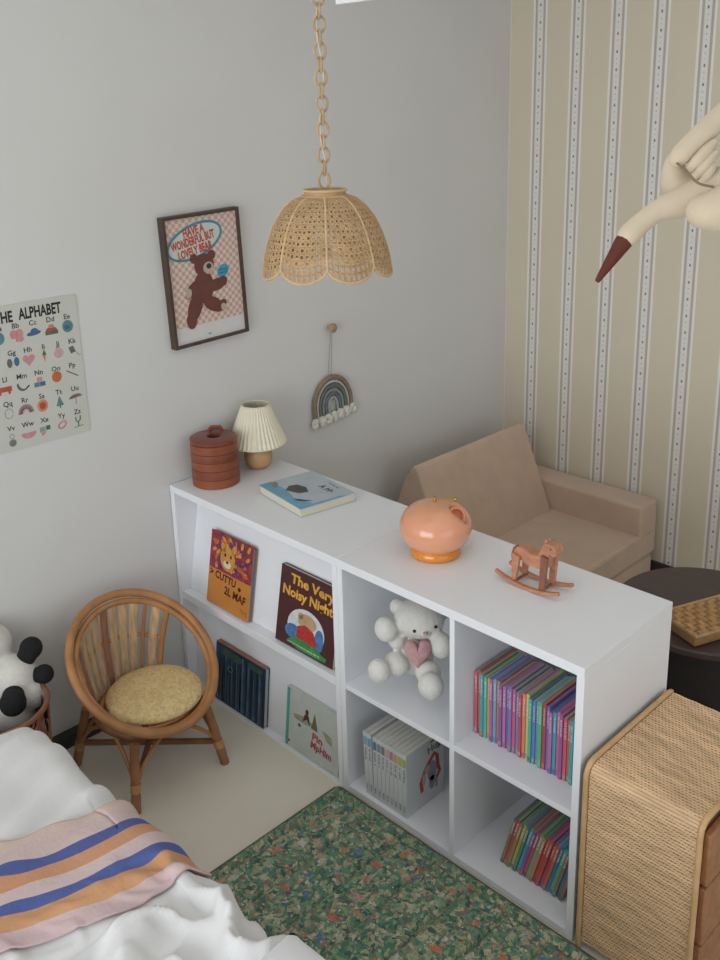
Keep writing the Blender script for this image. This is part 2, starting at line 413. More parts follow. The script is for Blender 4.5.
tr = MB(); pts = [Ft @ Vector(p) for p in ((0, 0, 0), (.14, 0, 0), (.14, .34, 0), (0, .34, 0))]
tr.tube(pts, .004, 8, closed=True)
make('rim', tr, M_CANE, t)

# ------------------------------------------------------------------ wicker drawer chest
CX0, CX1, CD, CH, CR = 1.453, 1.712, .35, .462, .026
t = thing('wicker_drawer_chest', 'woven wicker drawer chest with rounded top edge beside the white shelf end', 'chest', (1.585, .17, 0))
def prof(s, off=0):
    l1 = CH-CR-.02; l2 = PI/2*CR
    if s < l1: p = (-.0-off, .02+s); nrm = (-1, 0)
    elif s < l1+l2:
        a = (s-l1)/CR; p = (CR-(CR+off)*math.cos(a), CH-CR+(CR+off)*math.sin(a)); nrm = (-math.cos(a), math.sin(a))
    else: p = (CR+s-l1-l2, CH+off); nrm = (0, 1)
    return p, nrm
ST = CH-CR-.02+PI/2*CR+CD-CR
wv = MB(); rows = int(ST/.0072); nst = 58; xs0 = CX0+.014; wdt = CX1-CX0-.028
for j in range(rows):
    s_ = (j+.5)*ST/rows
    (y, z), (ny, nz_) = prof(s_, -.001)
    tx = (-nz_*-1, ny*-1)   # tangent along profile
    ty, tz = nz_, -ny
    hw = .0031; th = .0014; vs = []; fs = []
    K = nst*2+1
    for i in range(K):
        ph = (1 if ((i//2)+j) % 2 == 0 else -1) if i % 2 else 0
        o = .0006*ph + .0004*math.sin(j*1.7+i*.3)
        x = xs0+wdt*i/(K-1)
        for (a, b) in ((-hw, 0), (0, th), (hw, 0), (0, -th)):
            vs.append((x, y+ty*a+ny*(o+b), z+tz*a+nz_*(o+b)))
        if i:
            q = (i-1)*4
            for k in range(4): fs.append((q+k, q+(k+1) % 4, q+4+(k+1) % 4, q+4+k))
    wv.add(vs, fs)
M_WICK = mat('chest_wicker', 'e3bf95', .55, .24, 70, .1, 300, stretch=(.15, 1, 1))
make('woven_panel', wv, M_WICK, t, smooth=50)
sk = MB()
for i in range(nst):
    x = xs0+wdt*(i+.5)/nst
    pts = []
    for q in range(0, 41):
        (y, z), _ = prof(ST*q/40, -.0025); pts.append((x, y, z))
    sk.tube(pts, .0011, 4)
make('stakes', sk, M_RATTAN_D, t)
bd = MB(); vs = []
pp = [prof(ST*q/60, -.008)[0] for q in range(61)]+[(CD, .02)]
n = len(pp); bd.add([(CX0+.008, p[0], p[1]) for p in pp]+[(CX1-.012, p[0], p[1]) for p in pp], [tuple(range(n)), tuple(range(2*n-1, n-1, -1))]+[(i, n+i, n+(i+1) % n, (i+1) % n) for i in range(n)])
make('carcass', bd, mat('chest_liner', '7a5434', .7, .2), t)
for x in (CX0+.007, CX1-.007):
    pts = [(x, prof(ST*q/60, .001)[0][0], prof(ST*q/60, .001)[0][1]) for q in range(61)]
    make('edge_rail', MB().tube([(x, -.001, .0)]+pts+[(x, CD, 0)], .0062, 10), mat('peeled_rattan_rail', 'cfa778', .5, .12, 30), t)
for i, (z0, z1) in enumerate(((.03, .165), (.172, .305), (.312, .43))):
    dr = make('drawer', MB().box(CX1-.011, CX1+.006, .018, CD-.012, z0, z1), mat('drawer_front', 'a3714a', .5, .2, 40, .3, 160), t, bevel=.004)
    make('handle', MB().tube([(CX1+.006, .14, (z0+z1)/2), (CX1+.02, .15, (z0+z1)/2), (CX1+.02, .2, (z0+z1)/2), (CX1+.006, .21, (z0+z1)/2)], .004), M_RATTAN_D, dr)
lg = MB()
for x in (CX0+.01, CX1-.03):
    for y in (.02, CD-.03): make('foot', MB().box(x, x+.02, y, y+.02, 0, .022), mat('dark_foot', '3a2a1e', .6), t)

# ------------------------------------------------------------------ books
M_PAGE = mat('paper_pages', 'ddd8cc', .8, .04, 400, stretch=(1, 1, 1))
PAL = ['d0506a', 'c8553a', '39a0a8', '4fb0a0', 'c9b24a', 'c0508a', '5aa6c8', 'd86a50', '7a4f9a', 'c85f9a', '3a6fb0', '8f5fb0', 'd04a78', '4a8fd0', 'c83a50', 'e07a5a', 'd8c860', '40b090', '5a70c0', '3aa0c0', '55b070', 'b03a4a', '6a5ab0', 'b060a0', '2f9fb5', 'd05a9a', '9a4a8a']
NAMES = {'d0506a': 'rose', 'c8553a': 'brick orange', '39a0a8': 'teal', '4fb0a0': 'sea green', 'c9b24a': 'mustard', 'c0508a': 'magenta', '5aa6c8': 'sky blue', 'd86a50': 'coral', '7a4f9a': 'purple', 'c85f9a': 'pink', '3a6fb0': 'blue', '8f5fb0': 'violet', 'd04a78': 'raspberry', '4a8fd0': 'bright blue', 'c83a50': 'red', 'e07a5a': 'salmon', 'd8c860': 'yellow', '40b090': 'green', '5a70c0': 'periwinkle', '3aa0c0': 'cyan', '55b070': 'leaf green', 'b03a4a': 'dark red', '6a5ab0': 'indigo', 'b060a0': 'orchid', '2f9fb5': 'turquoise', 'd05a9a': 'hot pink', '9a4a8a': 'plum', 'c8402f': 'scarlet', '9a7a4a': 'ochre', '8a6a3a': 'brown', 'b8402f': 'rust red', '3a8a5a': 'dark green', '2a6fa0': 'navy blue'}
TOPC = ['7fa39a', '5fae98', 'b0508a', '4a5fa8', '6a9fc0', '5a4a5a', 'c08a78', '8a8a62', '9a9a78', '3a55b0', 'd06a2f', '6fb0b8', 'a84a78', '55a890', 'c04a5a', '8a5a9a', 'a8a040']
def soften(c, k, g=.45):
    v = [int(c[i:i+2], 16)/255 for i in (0, 2, 4)]
    return tuple(a*(1-k)+(sum(v)/3*(1-g)+g)*k for a in v)
def book(x, y, z, w, d, h, col, top, label, group, lean=0, stripe=None):
    t = thing('storybook', label, 'book', (x, y, z), (0, lean, 0), group)
    c = MB(); e = .0011
    c.box(0, e, 0, d, 0, h).box(w-e, w, 0, d, 0, h).box(e, w-e, 0, e, 0, h)
    make('cover', c, mat('cover_'+col, soften(col, .22), .4, .05), t, local=True)
    make('pages', MB().box(e, w-e, e, d-.003, .002, h+.0003), mat('pages_'+top, soften(top, .3, .75), .7, .08, 300), t, local=True)
    s_ = MB(); Fs = frame((w/2, 0, 0), (0, 0, -1), (1, 0, 0))
    scrawl(s_, frame((w/2, -.0001, h*.80), (0, 0, -1), (1, 0, 0)), 0, 0, h*.26, w*.55, 0, stripe)
    plabel(make('spine_title', s_, mat('spine_ink_white', 'e8e4e0', .5), t, local=True), 'white lettering on the spine')
    s2 = MB().box(w*.12, w*.88, -.0004, 0, h*.03, h*.09)
    make('spine_mark', s2, mat('spine_mark_'+top, soften(top, .3), .5), t, local=True)
    return t
ORD = ['leftmost', 'second', 'third', 'fourth', 'fifth', 'sixth', 'seventh', 'eighth', 'ninth', 'tenth', 'eleventh', 'twelfth', 'thirteenth', 'fourteenth', 'fifteenth', 'sixteenth', 'seventeenth', 'eighteenth', 'nineteenth', 'twentieth', 'twenty-first', 'twenty-second', 'twenty-third', 'twenty-fourth', 'twenty-fifth', 'twenty-sixth', 'twenty-seventh', 'twenty-eighth', 'twenty-ninth', 'thirtieth', 'thirty-first', 'thirty-second', 'thirty-third', 'thirty-fourth', 'thirty-fifth', 'thirty-sixth']

x = 1.1125; nb = 34; wd = (1.4235-x-.004)/nb
for i in range(nb):
    c = PAL[i % len(PAL)]; tc_ = TOPC[(i*5+i//3) % len(TOPC)]
    g = 0; yy = .072+.003*math.sin(i*2.1)
    book(x, yy, ZS, wd*.93, .135, .165+.004*math.sin(i*1.3)-(.006 if i > 22 else 0), c, tc_, '%s storybook spine, %s from the left in the upper right cube' % (NAMES[c], ORD[i]), 'storybooks in the upper right cube', 0, i+1)
    x += wd
LOWC = ['8a6a3a', 'b8402f', '9a7a4a', 'c9b24a', '3a8a5a', '3aa0c0', '7a4f9a', 'c83a50', '55b070', 'd86a50', 'b8402f', 'c8402f', 'b03a4a', 'c8553a', '2a6fa0', '40b090', '8a6a3a', '3a6fb0']
LTOP = ['4a5a78', '5a9a5a', '3a8a62', '4a78a0', '5a5a6a', 'b0503a', 'c0603f', '5a4a5a', '5a9a6a', '3f8a6a', '6a4a5a', 'b8408a', '4a6a9a', '3a9ab8', '4a7a9a', '4a5a9a', '3aa0c8', '5a4a6a']
lean = math.radians(15); x = 1.202; wd = .0089
nlow = 19
for i in range(nlow):
    c = LOWC[i % len(LOWC)]

    h = .148+.003*math.sin(i*1.9)
    book(x, .062+.002*math.sin(i*2.7), .0185+wd*.92*math.sin(lean), wd*.92, .115, h, c, LTOP[i % len(LTOP)], '%s storybook leaning right, %s from the left in the lower right cube' % (NAMES[c], ORD[i]), 'storybooks in the lower right cube', lean, i+60)
    x += wd/math.cos(lean)


# white set in the lower left cube
M_WB = mat('white_booklet', 'cfd2d2', .5, .02)
x = .80; nb = 10; wd = .0146
UC = ['7fb0c8', '6aa0c0', '5a7f9a', '8a8f94', '7a7f84', 'd0a0a8', 'c07a9a', 'c8a070', 'b8b04a', 'a8b060']
for i in range(nb):
    last = i == nb-1
    t = thing('white_picture_book', ('white book with %s spine head, %s of ten in lower left cube' % (['pale blue', 'sky blue', 'slate blue', 'grey', 'dark grey', 'blush', 'mauve', 'tan', 'olive', 'lime'][i], ORD[i])) if not last else 'white book with its red and grey picture cover showing in lower left cube', 'book', (x, .014, .0185), (0, -.03 if i < 2 else 0, 0), 'white picture books in the lower left cube')
    w = wd*.94; h = .186; d = .145; e = .0012
    make('cover', MB().box(0, e, 0, d, 0, h).box(w-e, w, 0, d, 0, h).box(e, w-e, 0, e, 0, h), M_WB, t, local=True)
    make('pages', MB().box(e, w-e, e, d-.003, .002, h-.002), M_PAGE, t, local=True)
    make('spine_band', MB().box(w*.1, w*.9, -.0005, 0, h*.80, h*.93), mat('band_'+UC[i], UC[i], .6), t, local=True)
    tt = scrawl(MB(), frame((w/2, -.0001, h*.66), (0, 0, -1), (1, 0, 0)), 0, 0, h*.2, w*.6, 0, i+200)
    scrawl(tt, frame((w/2, -.0001, h*.13), (0, 0, -1), (1, 0, 0)), 0, 0, h*.09, w*.4, 0, i+300)
    make('spine_title', tt, mat('grey_ink', '5f6468', .6), t, local=True)
    if last:
        F = frame((w, 0, 0), (0, 1, 0), (0, 0, 1))
        make('title_lettering', MB().text('Hug', .03, F, .105, .158, rot=.15, bold=.0006).poly(ellp(.102, .178, .012, .003, rot=.2), F), mat('brown_ink', '6a5a52', .6), t, local=True)
        make('picture_red', MB().ribbon([(.06, .045), (.055, .075), (.075, .11), (.108, .138), (.118, .125), (.122, .09), (.128, .075), (.11, .05)], .012, F, .0), mat('picture_red', 'b34a4a', .6), t, local=True)
        make('picture_figure', MB().poly(ellp(.098, .09, .018, .03), F, .0004).poly(ellp(.098, .055, .012, .02), F, .0004).poly(rect(.112, .03, .120, .06), F, .0004), mat('picture_grey', '8a939c', .6), t, local=True)
        make('picture_skin', MB().poly(ellp(.078, .105, .01, .012), F, .0008).poly(ellp(.066, .08, .007, .018), F, .0008), mat('picture_tan', 'c0a58f', .6), t, local=True)
    x += wd

# four books facing out on the rack; each stands on its ledge and leans on the slanted panel
def faced(name, label, cx, w, h, th, z0, yb, lean, col, rotz=0, spine=None, pagecol=None):
    t = thing(name, label, 'book', (cx, yb, z0), (-lean, 0, rotz), None)
    e = .0014
    make('cover', MB().box(-w/2, w/2, -th, -th+e, 0, h).box(-w/2, w/2, -e, 0, 0, h).box(-w/2, -w/2+e, -th+e, -e, 0, h), mat('cover_'+col, col, .35, .05), t, local=True)
    make('pages', MB().box(-w/2+e, w/2-.002, -th+e, -e, .002, h-.002), pagecol or M_PAGE, t, local=True)
    return t, frame((0, -th-.00005, 0), (1, 0, 0), (0, 0, 1))
zt = .3335; lt = math.atan(.058/.324)
# lion book
b, F = faced('lion_picture_book', 'orange picture book with a red and purple lion mane cover on upper ledge', .228, .200, .220, .014, zt-.002, .030, lt, 'c8823c', 0, None, mat('blue_page_edge', '4f7f9a', .6, .1, 300))
mn = MB(); mo = MB(); mp_ = MB(); my = MB()
rnd = random.Random(3)
F = F @ Matrix.Diagonal((1.03, .928, 1, 1))
mn.poly(rect(-.0965, .118, .0965, .2425), F, 0, .0003)
for k in range(150):
    a = rnd.random()*TAU; r = .03+rnd.random()*.085; cx = -.01+r*math.cos(a)*1.05; cz = .185+r*math.sin(a)*.8
    if abs(cx) > .08 or cz > .23 or cz < .125: continue
    [mo, mp_, my, mp_][k % 4].poly(ellp(cx, cz, .012, .006, 12, a+.6), F, .0004+.00001*k, .0002)
plabel(make('mane', mn, mat('mane_red', '8e3040', .5, .5, 60), b, local=True), 'crimson lion mane')
make('mane_tufts', mo, mat('mane_orange', 'c0602c', .5, .2), b, local=True)
make('mane_tufts', mp_, mat('mane_purple', '6b3462', .5, .2), b, local=True)
make('mane_tufts', my, mat('mane_gold', 'c8943a', .5, .2), b, local=True)
lf = MB().poly(ellp(-.012, .168, .034, .04), F, .0022, .0003).poly(ellp(-.035, .2, .010, .016, 14, .5), F, .0022, .0003).poly(ellp(.014, .204, .010, .018, 14, -.4), F, .0022, .0003)
plabel(make('lion_face', lf, mat('lion_gold', 'c88e3e', .5, .15), b, local=True), 'golden lion face')
make('lion_muzzle', MB().poly(ellp(-.012, .150, .018, .012), F, .0027, .0003), mat('muzzle_cream', 'ddd0b4', .5), b, local=True)
lz = MB().poly(ellp(-.024, .178, .004, .006), F, .0027, .0003).poly(ellp(.002, .178, .004, .006), F, .0027, .0003).poly(ellp(-.012, .157, .006, .0045), F, .003, .0003)
lz.text('> CUTTU', .034, F, -.03, .10, rot=-.05, bold=.001, sx=.85).text('\u2022', .05, F, .048, .086, bold=.001)
lz.text('2L MAF', .036, F, .03, .060, rot=-.06, bold=.001, sx=.85)
make('cover_lettering', lz, mat('brown_black_ink', '38200f', .5), b, local=True)
make('cover_scribble', MB().ribbon([(.06, .03), (.07, .018), (.082, .026), (.088, .012)], .003, F), mat('scribble_red', '9a4a2a', .5), b, local=True)
# noisy night
b, F = faced('maroon_picture_book', 'maroon picture book titled The Very Noisy Night on the upper ledge', .566, .232, .220, .014, zt-.002, .030, lt, '4e2a2e')
F = F @ Matrix.Diagonal((1.09, .915, 1, 1))
ty_ = MB().text('The Very', .040, F, .012, .207, rot=-.03, bold=.0014, sx=1.05).text('Noisy Night', .041, F, -.002, .166, rot=-.02, bold=.0014, sx=.92)
make('title_lettering', ty_, mat('title_yellow', 'dba63c', .5, .25, 90), b, local=True)
make('moonlit_window', MB().poly(ellp(.002, .072, .068, .062, 28, 0), F, .0, .0003), mat('window_cream', 'cfd3d2', .5, .1, 60), b, local=True)
make('blue_pillow', MB().poly(ellp(-.045, .052, .028, .022, 20, .2), F, .0004, .0003), mat('cover_blue', '4a77a8', .5, .3, 60), b, local=True)
make('blue_curtain', MB().poly(ellp(.052, .06, .016, .035, 20), F, .0004, .0003), mat('cover_blue', '4a77a8', .5, .3, 60), b, local=True)
make('mouse_face', MB().poly(ellp(.005, .098, .034, .024), F, .0007, .0003).poly(ellp(-.02, .11, .01, .01), F, .0007, .0003), mat('fur_tan', 'b89a72', .5, .2), b, local=True)
make('red_quilt', MB().poly([(-.03, .03), (-.028, .075), (0, .088), (.03, .078), (.045, .05), (.04, .03)], F, .001, .0003), mat('quilt_red', 'b03434', .5, .3, 120), b, local=True)
make('green_floor', MB().poly([(-.06, .022), (-.03, .04), (.03, .036), (.085, .02), (.08, .008), (-.02, .006)], F, .0013, .0003), mat('cover_green', '3f8a4c', .5, .3, 50), b, local=True)
make('author_lettering', scrawl(MB(), F, .0, .016, .12, .006, .0016, 7), mat('pale_ink', 'd8d8c8', .5), b, local=True)
# forest book
lb = math.atan(.034/.30)
b, F = faced('forest_picture_book', 'dark blue forest picture book standing on the lower ledge behind the chair', .262, .236, .190, .015, .0048, .024, lb, '2b3a4a', 0, None, mat('pale_edge', 'a8b4ba', .6, .1, 300))
rnd = random.Random(5); F = F @ Matrix.Diagonal((1.01, .91, 1, 1))
ms = [MB(), MB(), MB()]
for k in range(26):
    xx = -.11+.0086*k+rnd.uniform(-.002, .002); w_ = rnd.uniform(.003, .009)
    ms[k % 3].poly([(xx, .004), (xx+w_, .004), (xx+w_*.6+rnd.uniform(-.004, .004), rnd.uniform(.15, .2)), (xx+rnd.uniform(-.002, .003), .2)], F, .00002*k, .0003)
for mm, c in zip(ms, ('3c5a74', '22303c', '4f7390')): make('tree_trunks', mm, mat('trunk_'+c, c, .5, .3, 40), b, local=True)
make('moss_patch', MB().poly(ellp(-.04, .185, .05, .016), F, .0008, .0003).poly(ellp(.07, .19, .035, .012), F, .0008, .0003), mat('moss', '3c5648', .6, .3), b, local=True)
make('round_emblem', MB().ribbon(ellp(-.045, .135, .011, .009, 18)+[(-.034, .135)], .002, F, .0012), mat('emblem_grey', '8fa0ac', .6), b, local=True)
make('top_edge', MB().box(-.116, .116, -.0155, -.0005, .1895, .1915), mat('top_edge_brown', '9a6f62', .6), b, local=True)
# white book with teal spine
b, F = faced('white_picture_book', 'white picture book with teal spine and pink title on the lower ledge', .583, .220, .180, .012, .0048, .024, lb, 'c2c9c2')
F = F @ Matrix.Diagonal((1.045, .865, 1, 1))
make('spine_strip', MB().poly(rect(-.1028, .0, -.092, .205), F, 0, .0004), mat('spine_teal', '56a89a', .5), b, local=True)
make('hill_drawing', MB().poly([(-.075, .125), (-.04, .133), (0, .128), (.01, .118), (-.03, .108), (-.07, .112)], F).poly([(.04, .125), (.075, .118), (.078, .09), (.055, .098)], F), mat('hill_olive', '9a9a84', .6, .2, 60), b, local=True)
make('figure_drawing', MB().poly(ellp(-.022, .155, .006, .01), F, .0005).poly([(-.038, .115), (-.03, .145), (-.015, .145), (-.008, .115), (-.022, .13)], F, .0005), mat('figure_brown', '5a3430', .6), b, local=True)
make('tree_drawing', MB().poly([(-.004, .11), (.008, .165), (.022, .11)], F, .0005), mat('tree_olive', '6f6a3e', .6), b, local=True)
make('title_lettering', MB().text('Pin', .034, F, .022, .084, rot=-.05, bold=.0012).text('MpHim', .034, F, .038, .052, rot=-.08, bold=.0014, sx=.8), mat('title_pink', 'b0405a', .5), b, local=True)
make('small_drawings', MB().poly(ellp(-.05, .095, .006, .006), F).poly(ellp(-.088, .02, .004, .004), F, .0005), mat('small_grey', '5a5f62', .6), b, local=True)

# ------------------------------------------------------------------ things on top of the shelves
def hx(z): return z
M_RW = mat('reddish_wood', '7e4029', .38, .22, 10, .05, 60, coat=.15, stretch=(1, 1, 5))
bx, by = .088, .112
t = thing('stacked_wood_box', 'reddish turned wood canister of stacked rings at the wall end of shelf', 'box', (bx, by, H))
zz = H+.0005; hs = [.028, .027, .025, .026, .026]
for i, h in enumerate(hs):
    make('ring', MB().lathe([(.069, zz), (.0708, zz+.0015), (.0713, zz+h/2), (.0708, zz+h-.0015), (.069, zz+h)], (bx, by, 0), 48), M_RW if i % 2 else mat('reddish_wood_light', '8c4a2c', .42, .22, 12, coat=.08, stretch=(1, 1, 5)), t, smooth=12)
    zz += h
make('lid', MB().lathe([(.0665, zz), (.0705, zz+.002), (.071, zz+.010), (.066, zz+.013), (.020, zz+.0135), (.020, zz+.004), (.001, zz+.004)], (bx, by, 0), 48, cap=False), mat('lid_wood', '7d4234', .4, .2, 14, coat=.1), t, smooth=40)
make('lid_hole', MB().lathe([(.0195, zz+.0045), (.0195, zz+.0052)], (bx, by, 0), 30), mat('hole_black', '140d0a', .8), t)
kd = Vector((-.68, .68, 0))*.052
make('lid_handle', MB().tube([(bx+kd.x-.014, by+kd.y-.014, zz+.012), (bx+kd.x-.010, by+kd.y-.010, zz+.024), (bx+kd.x+.010, by+kd.y+.010, zz+.024), (bx+kd.x+.014, by+kd.y+.014, zz+.012)], .0065, 8), M_RW, t)

lx, ly = .088, .276
t = thing('table_lamp', 'small table lamp with cream pleated shade and round wooden base', 'lamp', (lx, ly, H))
make('lamp_base', MB().lathe([(.022, .0005), (.034, .006), (.043, .024), (.0445, .040), (.041, .058), (.032, .072), (.02, .082), (.014, .086), (.014, .1)], (lx, ly, H), 40), mat('pale_turned_wood', 'c99f74', .4, .14, 14, stretch=(1, 1, 4)), t, smooth=60)
sh = MB(); NP = 40; n = NP*2; vs = []
zb, ztp, rb, rt = H+.082, H+.205, .087, .041
for (u, ex) in ((0, 1), (.03, 1), (.33, 1), (.66, 1), (.97, 1), (1, 1)):
    for k in range(n):
        a = TAU*k/n; r = rb+(rt-rb)*u; r *= 1+(.065 if k % 2 else 0)
        vs.append((lx+r*math.cos(a), ly+r*math.sin(a), zb+(ztp-zb)*u))
fs = [(i*n+k, i*n+(k+1) % n, (i+1)*n+(k+1) % n, (i+1)*n+k) for i in range(5) for k in range(n)]
sh.add(vs, fs)
MSH = mat('cream_pleated_linen', 'e6dfc8', .8, .03, 40, sss=.0)
make('lamp_shade', sh, MSH, t, smooth=15, mods=[('SOLIDIFY', dict(thickness=.0012))])
make('shade_ring', MB().tube([(lx+rt*math.cos(a), ly+rt*math.sin(a), ztp) for a in [TAU*k/40 for k in range(40)]], .0018, 6, closed=True).tube([(lx+rb*1.02*math.cos(a), ly+rb*1.02*math.sin(a), zb) for a in [TAU*k/48 for k in range(48)]], .0016, 6, closed=True), MSH, t)
make('bulb', MB().ell((lx, ly, H+.135), (.022, .022, .03)), mat('frosted_bulb', 'e8e6e0', .3), t)

t = thing('flat_picture_book', 'blue edged white hardback book lying flat on shelf top', 'book', (.385, .212, H), (0, 0, math.radians(-9)))
w, d, h = .225, .185, .026
make('cover', MB().box(-w/2, w/2, -d/2, d/2, h-.002, h).box(-w/2, w/2, -d/2, d/2, .0004, .0024).box(-w/2, w/2, d/2-.002, d/2, .0024, h-.002), mat('cover_blue_white', 'b9c6cc', .35, .05), t, local=True, bevel=.0005)
make('pages', MB().box(-w/2+.003, w/2-.003, -d/2+.003, d/2-.002, .0024, h-.002), mat('cream_pages', 'd9d2bd', .8, .06, 400), t, local=True)
F = frame((0, 0, h), (1, 0, 0), (0, 1, 0))
make('sea_band', MB().poly([(-w/2, -d/2), (w/2, -d/2), (w/2, d/2-.03), (w/2-.010, d/2-.05), (w/2-.012, -d/2+.05), (.03, -d/2+.03), (-.04, -d/2+.045), (-w/2, -d/2+.04)], F), mat('sea_blue', '6fa9c4', .4, .12, 30), t, local=True)
make('cover_rock', MB().poly([(-.052, -.028), (-.03, -.052), (.012, -.035), (.022, -.008), (-.012, .006), (-.045, -.004)], F, .0005), mat('rock_grey', '55544e', .6, .2), t, local=True)
make('cover_boat', MB().poly([(.045, -.075), (.07, -.055), (.082, -.035), (.062, -.05), (.05, -.055)], F, .0005), mat('boat_navy', '3c466a', .6), t, local=True)
make('cover_beach', MB().poly(ellp(-.085, -.055, .022, .010, 16, -.5), F, .0005), mat('beach_grey', '8a9088', .6), t, local=True)
make('cover_lettering', scrawl(MB().text('A H\u2022', .030, F, .035, .045, .0, rot=.0, bold=.0008), F, .03, .075, .05, .006, 0, 5), mat('dark_ink', '40434a', .6), t, local=True)

# peach glass globe lamp
vx, vy = .892, .19
t = thing('glass_globe_lamp', 'glossy peach glass squat globe with orange foot ring on the shelf top', 'lamp', (vx, vy, H))
MG = mat('peach_glass', 'e6a27c', .16, .04, 6, coat=.6, sss=.15)
MO = mat('orange_glass', 'e08a1c', .14, .08, 8, coat=.6)
pf = []
for k in range(25):
    a = -PI/2+.55+(PI-.55-.22)*k/24
    pf.append((.0905*math.cos(a)**.85 if math.cos(a) > 0 else .001, .074+.064*math.sin(a)))
g = MB(); n = 64; vs = []
dd = Vector((.87, .49))   # dip faces the camera's right
for (r, z) in pf:
    for k in range(n):
        a = TAU*k/n; p = Vector((r*math.cos(a), r*math.sin(a)))
        z2 = z; P3 = Vector((p.x, p.y, z)); Q3 = Vector((dd.x*.056, dd.y*.056, .108)); N3 = Vector((dd.x*.62, dd.y*.62, .78)).normalized()
        e = P3-Q3; hgt = e.dot(N3); rad_ = (e-N3*hgt).length
        if z > .06 and rad_ < .034:
            w_ = 1-max(0, (rad_-.020)/.014); w_ = max(0, min(1, w_)); P3 = P3-N3*((hgt+.019)*w_); p = Vector((P3.x, P3.y)); z2 = P3.z
        vs.append((vx+p.x, vy+p.y, H+z2))
g.add(vs, [(i*n+k, i*n+(k+1) % n, (i+1)*n+(k+1) % n, (i+1)*n+k) for i in range(len(pf)-1) for k in range(n)]+[tuple((len(pf)-1)*n+k for k in range(n))])
make('glass_body', g, MG, t, smooth=180)
make('foot_ring', MB().lathe([(.056, .0005), (.063, .003), (.0645, .010), (.062, .020), (.054, .028)], (vx, vy, H), 56), MO, t, smooth=60)
oc = Vector((vx+.056*dd.x, vy+.056*dd.y, H+.108)); on = Vector((dd.x*.62, dd.y*.62, .78)).normalized()
oa = Vector((-dd.y, dd.x, 0)); ob = on.cross(oa)
lipc = [oc+oa*(.027*math.cos(q))+ob*(.021*math.sin(q))+on*(.004*math.cos(2*q)) for q in [TAU*k/40 for k in range(40)]]
make('rolled_lip', MB().tube(lipc, .0042, 10, closed=True), MG, t)
ins = MB(); ins.add([oc+oa*(.027*f_*math.cos(q))+ob*(.021*f_*math.sin(q))-on*(.0155*(1-f_*f_)) for f_ in (1, .8, .6, .4, .2, .02) for q in [TAU*k/40 for k in range(40)]], [(i*40+k, i*40+(k+1) % 40, (i+1)*40+(k+1) % 40, (i+1)*40+k) for i in range(5) for k in range(40)]+[tuple(200+k for k in range(40))])
make('inner_glass', ins, mat('inner_orange_glass', 'd9713c', .2, .05, 8, coat=.4), t, smooth=180)
make('switch_stem', MB().tube([(vx-.004, vy+.002, H+.134), (vx-.004, vy+.002, H+.149)], .0045, 12).tube([(vx-.004, vy+.002, H+.145), (vx+.032, vy+.034, H+.143)], .0016, 8).ell((vx+.034, vy+.036, H+.143), .005), mat('brass', 'c9a84e', .25, .05, metal=1), t)

# rocking horse
t = thing('toy_rocking_horse', 'small wooden rocking horse figure on the shelf top near its end', 'toy', (1.17, .215, H))
MH = mat('copper_brown_wood', 'bd8262', .4, .2, 30, coat=.1, stretch=(1, 4, 4))
MH2 = mat('dark_edge_wood', '8f5a45', .45, .2, 30)
def rocker(y):
    R_ = .26; c = (1.17, H+R_+.001); m = MB()
    pts = [(c[0]+R_*math.sin(a), y, c[1]-R_*math.cos(a)+.004) for a in [(-.345+.69*k/16) for k in range(17)]]
    m.tube(pts, .0052, 4, flat=1.3, up=(0, 0, 1)); return m
for y in (.187, .243): make('rocker', rocker(y), MH, t, smooth=30)
Fh = frame((1.17, 0, H), (1, 0, 0), (0, 0, 1))
def slab(pts, y0, y1):
    m = MB(); n = len(pts)
    m.add([(1.17+p[0], y0, H+p[1]) for p in pts]+[(1.17+p[0], y1, H+p[1]) for p in pts], [tuple(range(n)), tuple(range(2*n-1, n-1, -1))]+[(i, n+i, n+(i+1) % n, (i+1) % n) for i in range(n)]); return m
make('body', slab([(-.045, .058), (-.048, .078), (-.038, .092), (-.022, .094), (.0, .084), (.016, .086), (.026, .102), (.03, .116), (.042, .125), (.058, .124), (.066, .115), (.068, .100), (.060, .096), (.050, .100), (.046, .082), (.044, .062), (.02, .054), (-.01, .054), (-.03, .062)], .200, .230), MH, t, bevel=.002)
for y in (.190, .231):
    make('leg', slab([(-.044, .008), (-.034, .008), (-.024, .072), (-.046, .076)], y, y+.009), MH, t, bevel=.001)
    make('leg', slab([(.030, .006), (.044, .006), (.052, .092), (.034, .096)], y, y+.009), MH2 if y < .2 else MH, t, bevel=.001)
make('tail', slab([(-.046, .088), (-.056, .082), (-.062, .06), (-.058, .040), (-.052, .042), (-.052, .06), (-.046, .07)], .209, .221), MH2, t, bevel=.002)
make('ear', MB().ell((1.17+.036, .208, H+.124), (.004, .003, .006)).ell((1.17+.036, .222, H+.124), (.004, .003, .006)), MH, t)
make('crossbar', MB().tube([(1.135, .187, H+.009), (1.135, .243, H+.009)], .0035).tube([(1.208, .187, H+.009), (1.208, .243, H+.009)], .0035), MH2, t)
make('eye', MB().ell((1.17+.054, .1995, H+.114), .0018), mat('bead_black', '1a1412', .3), t)

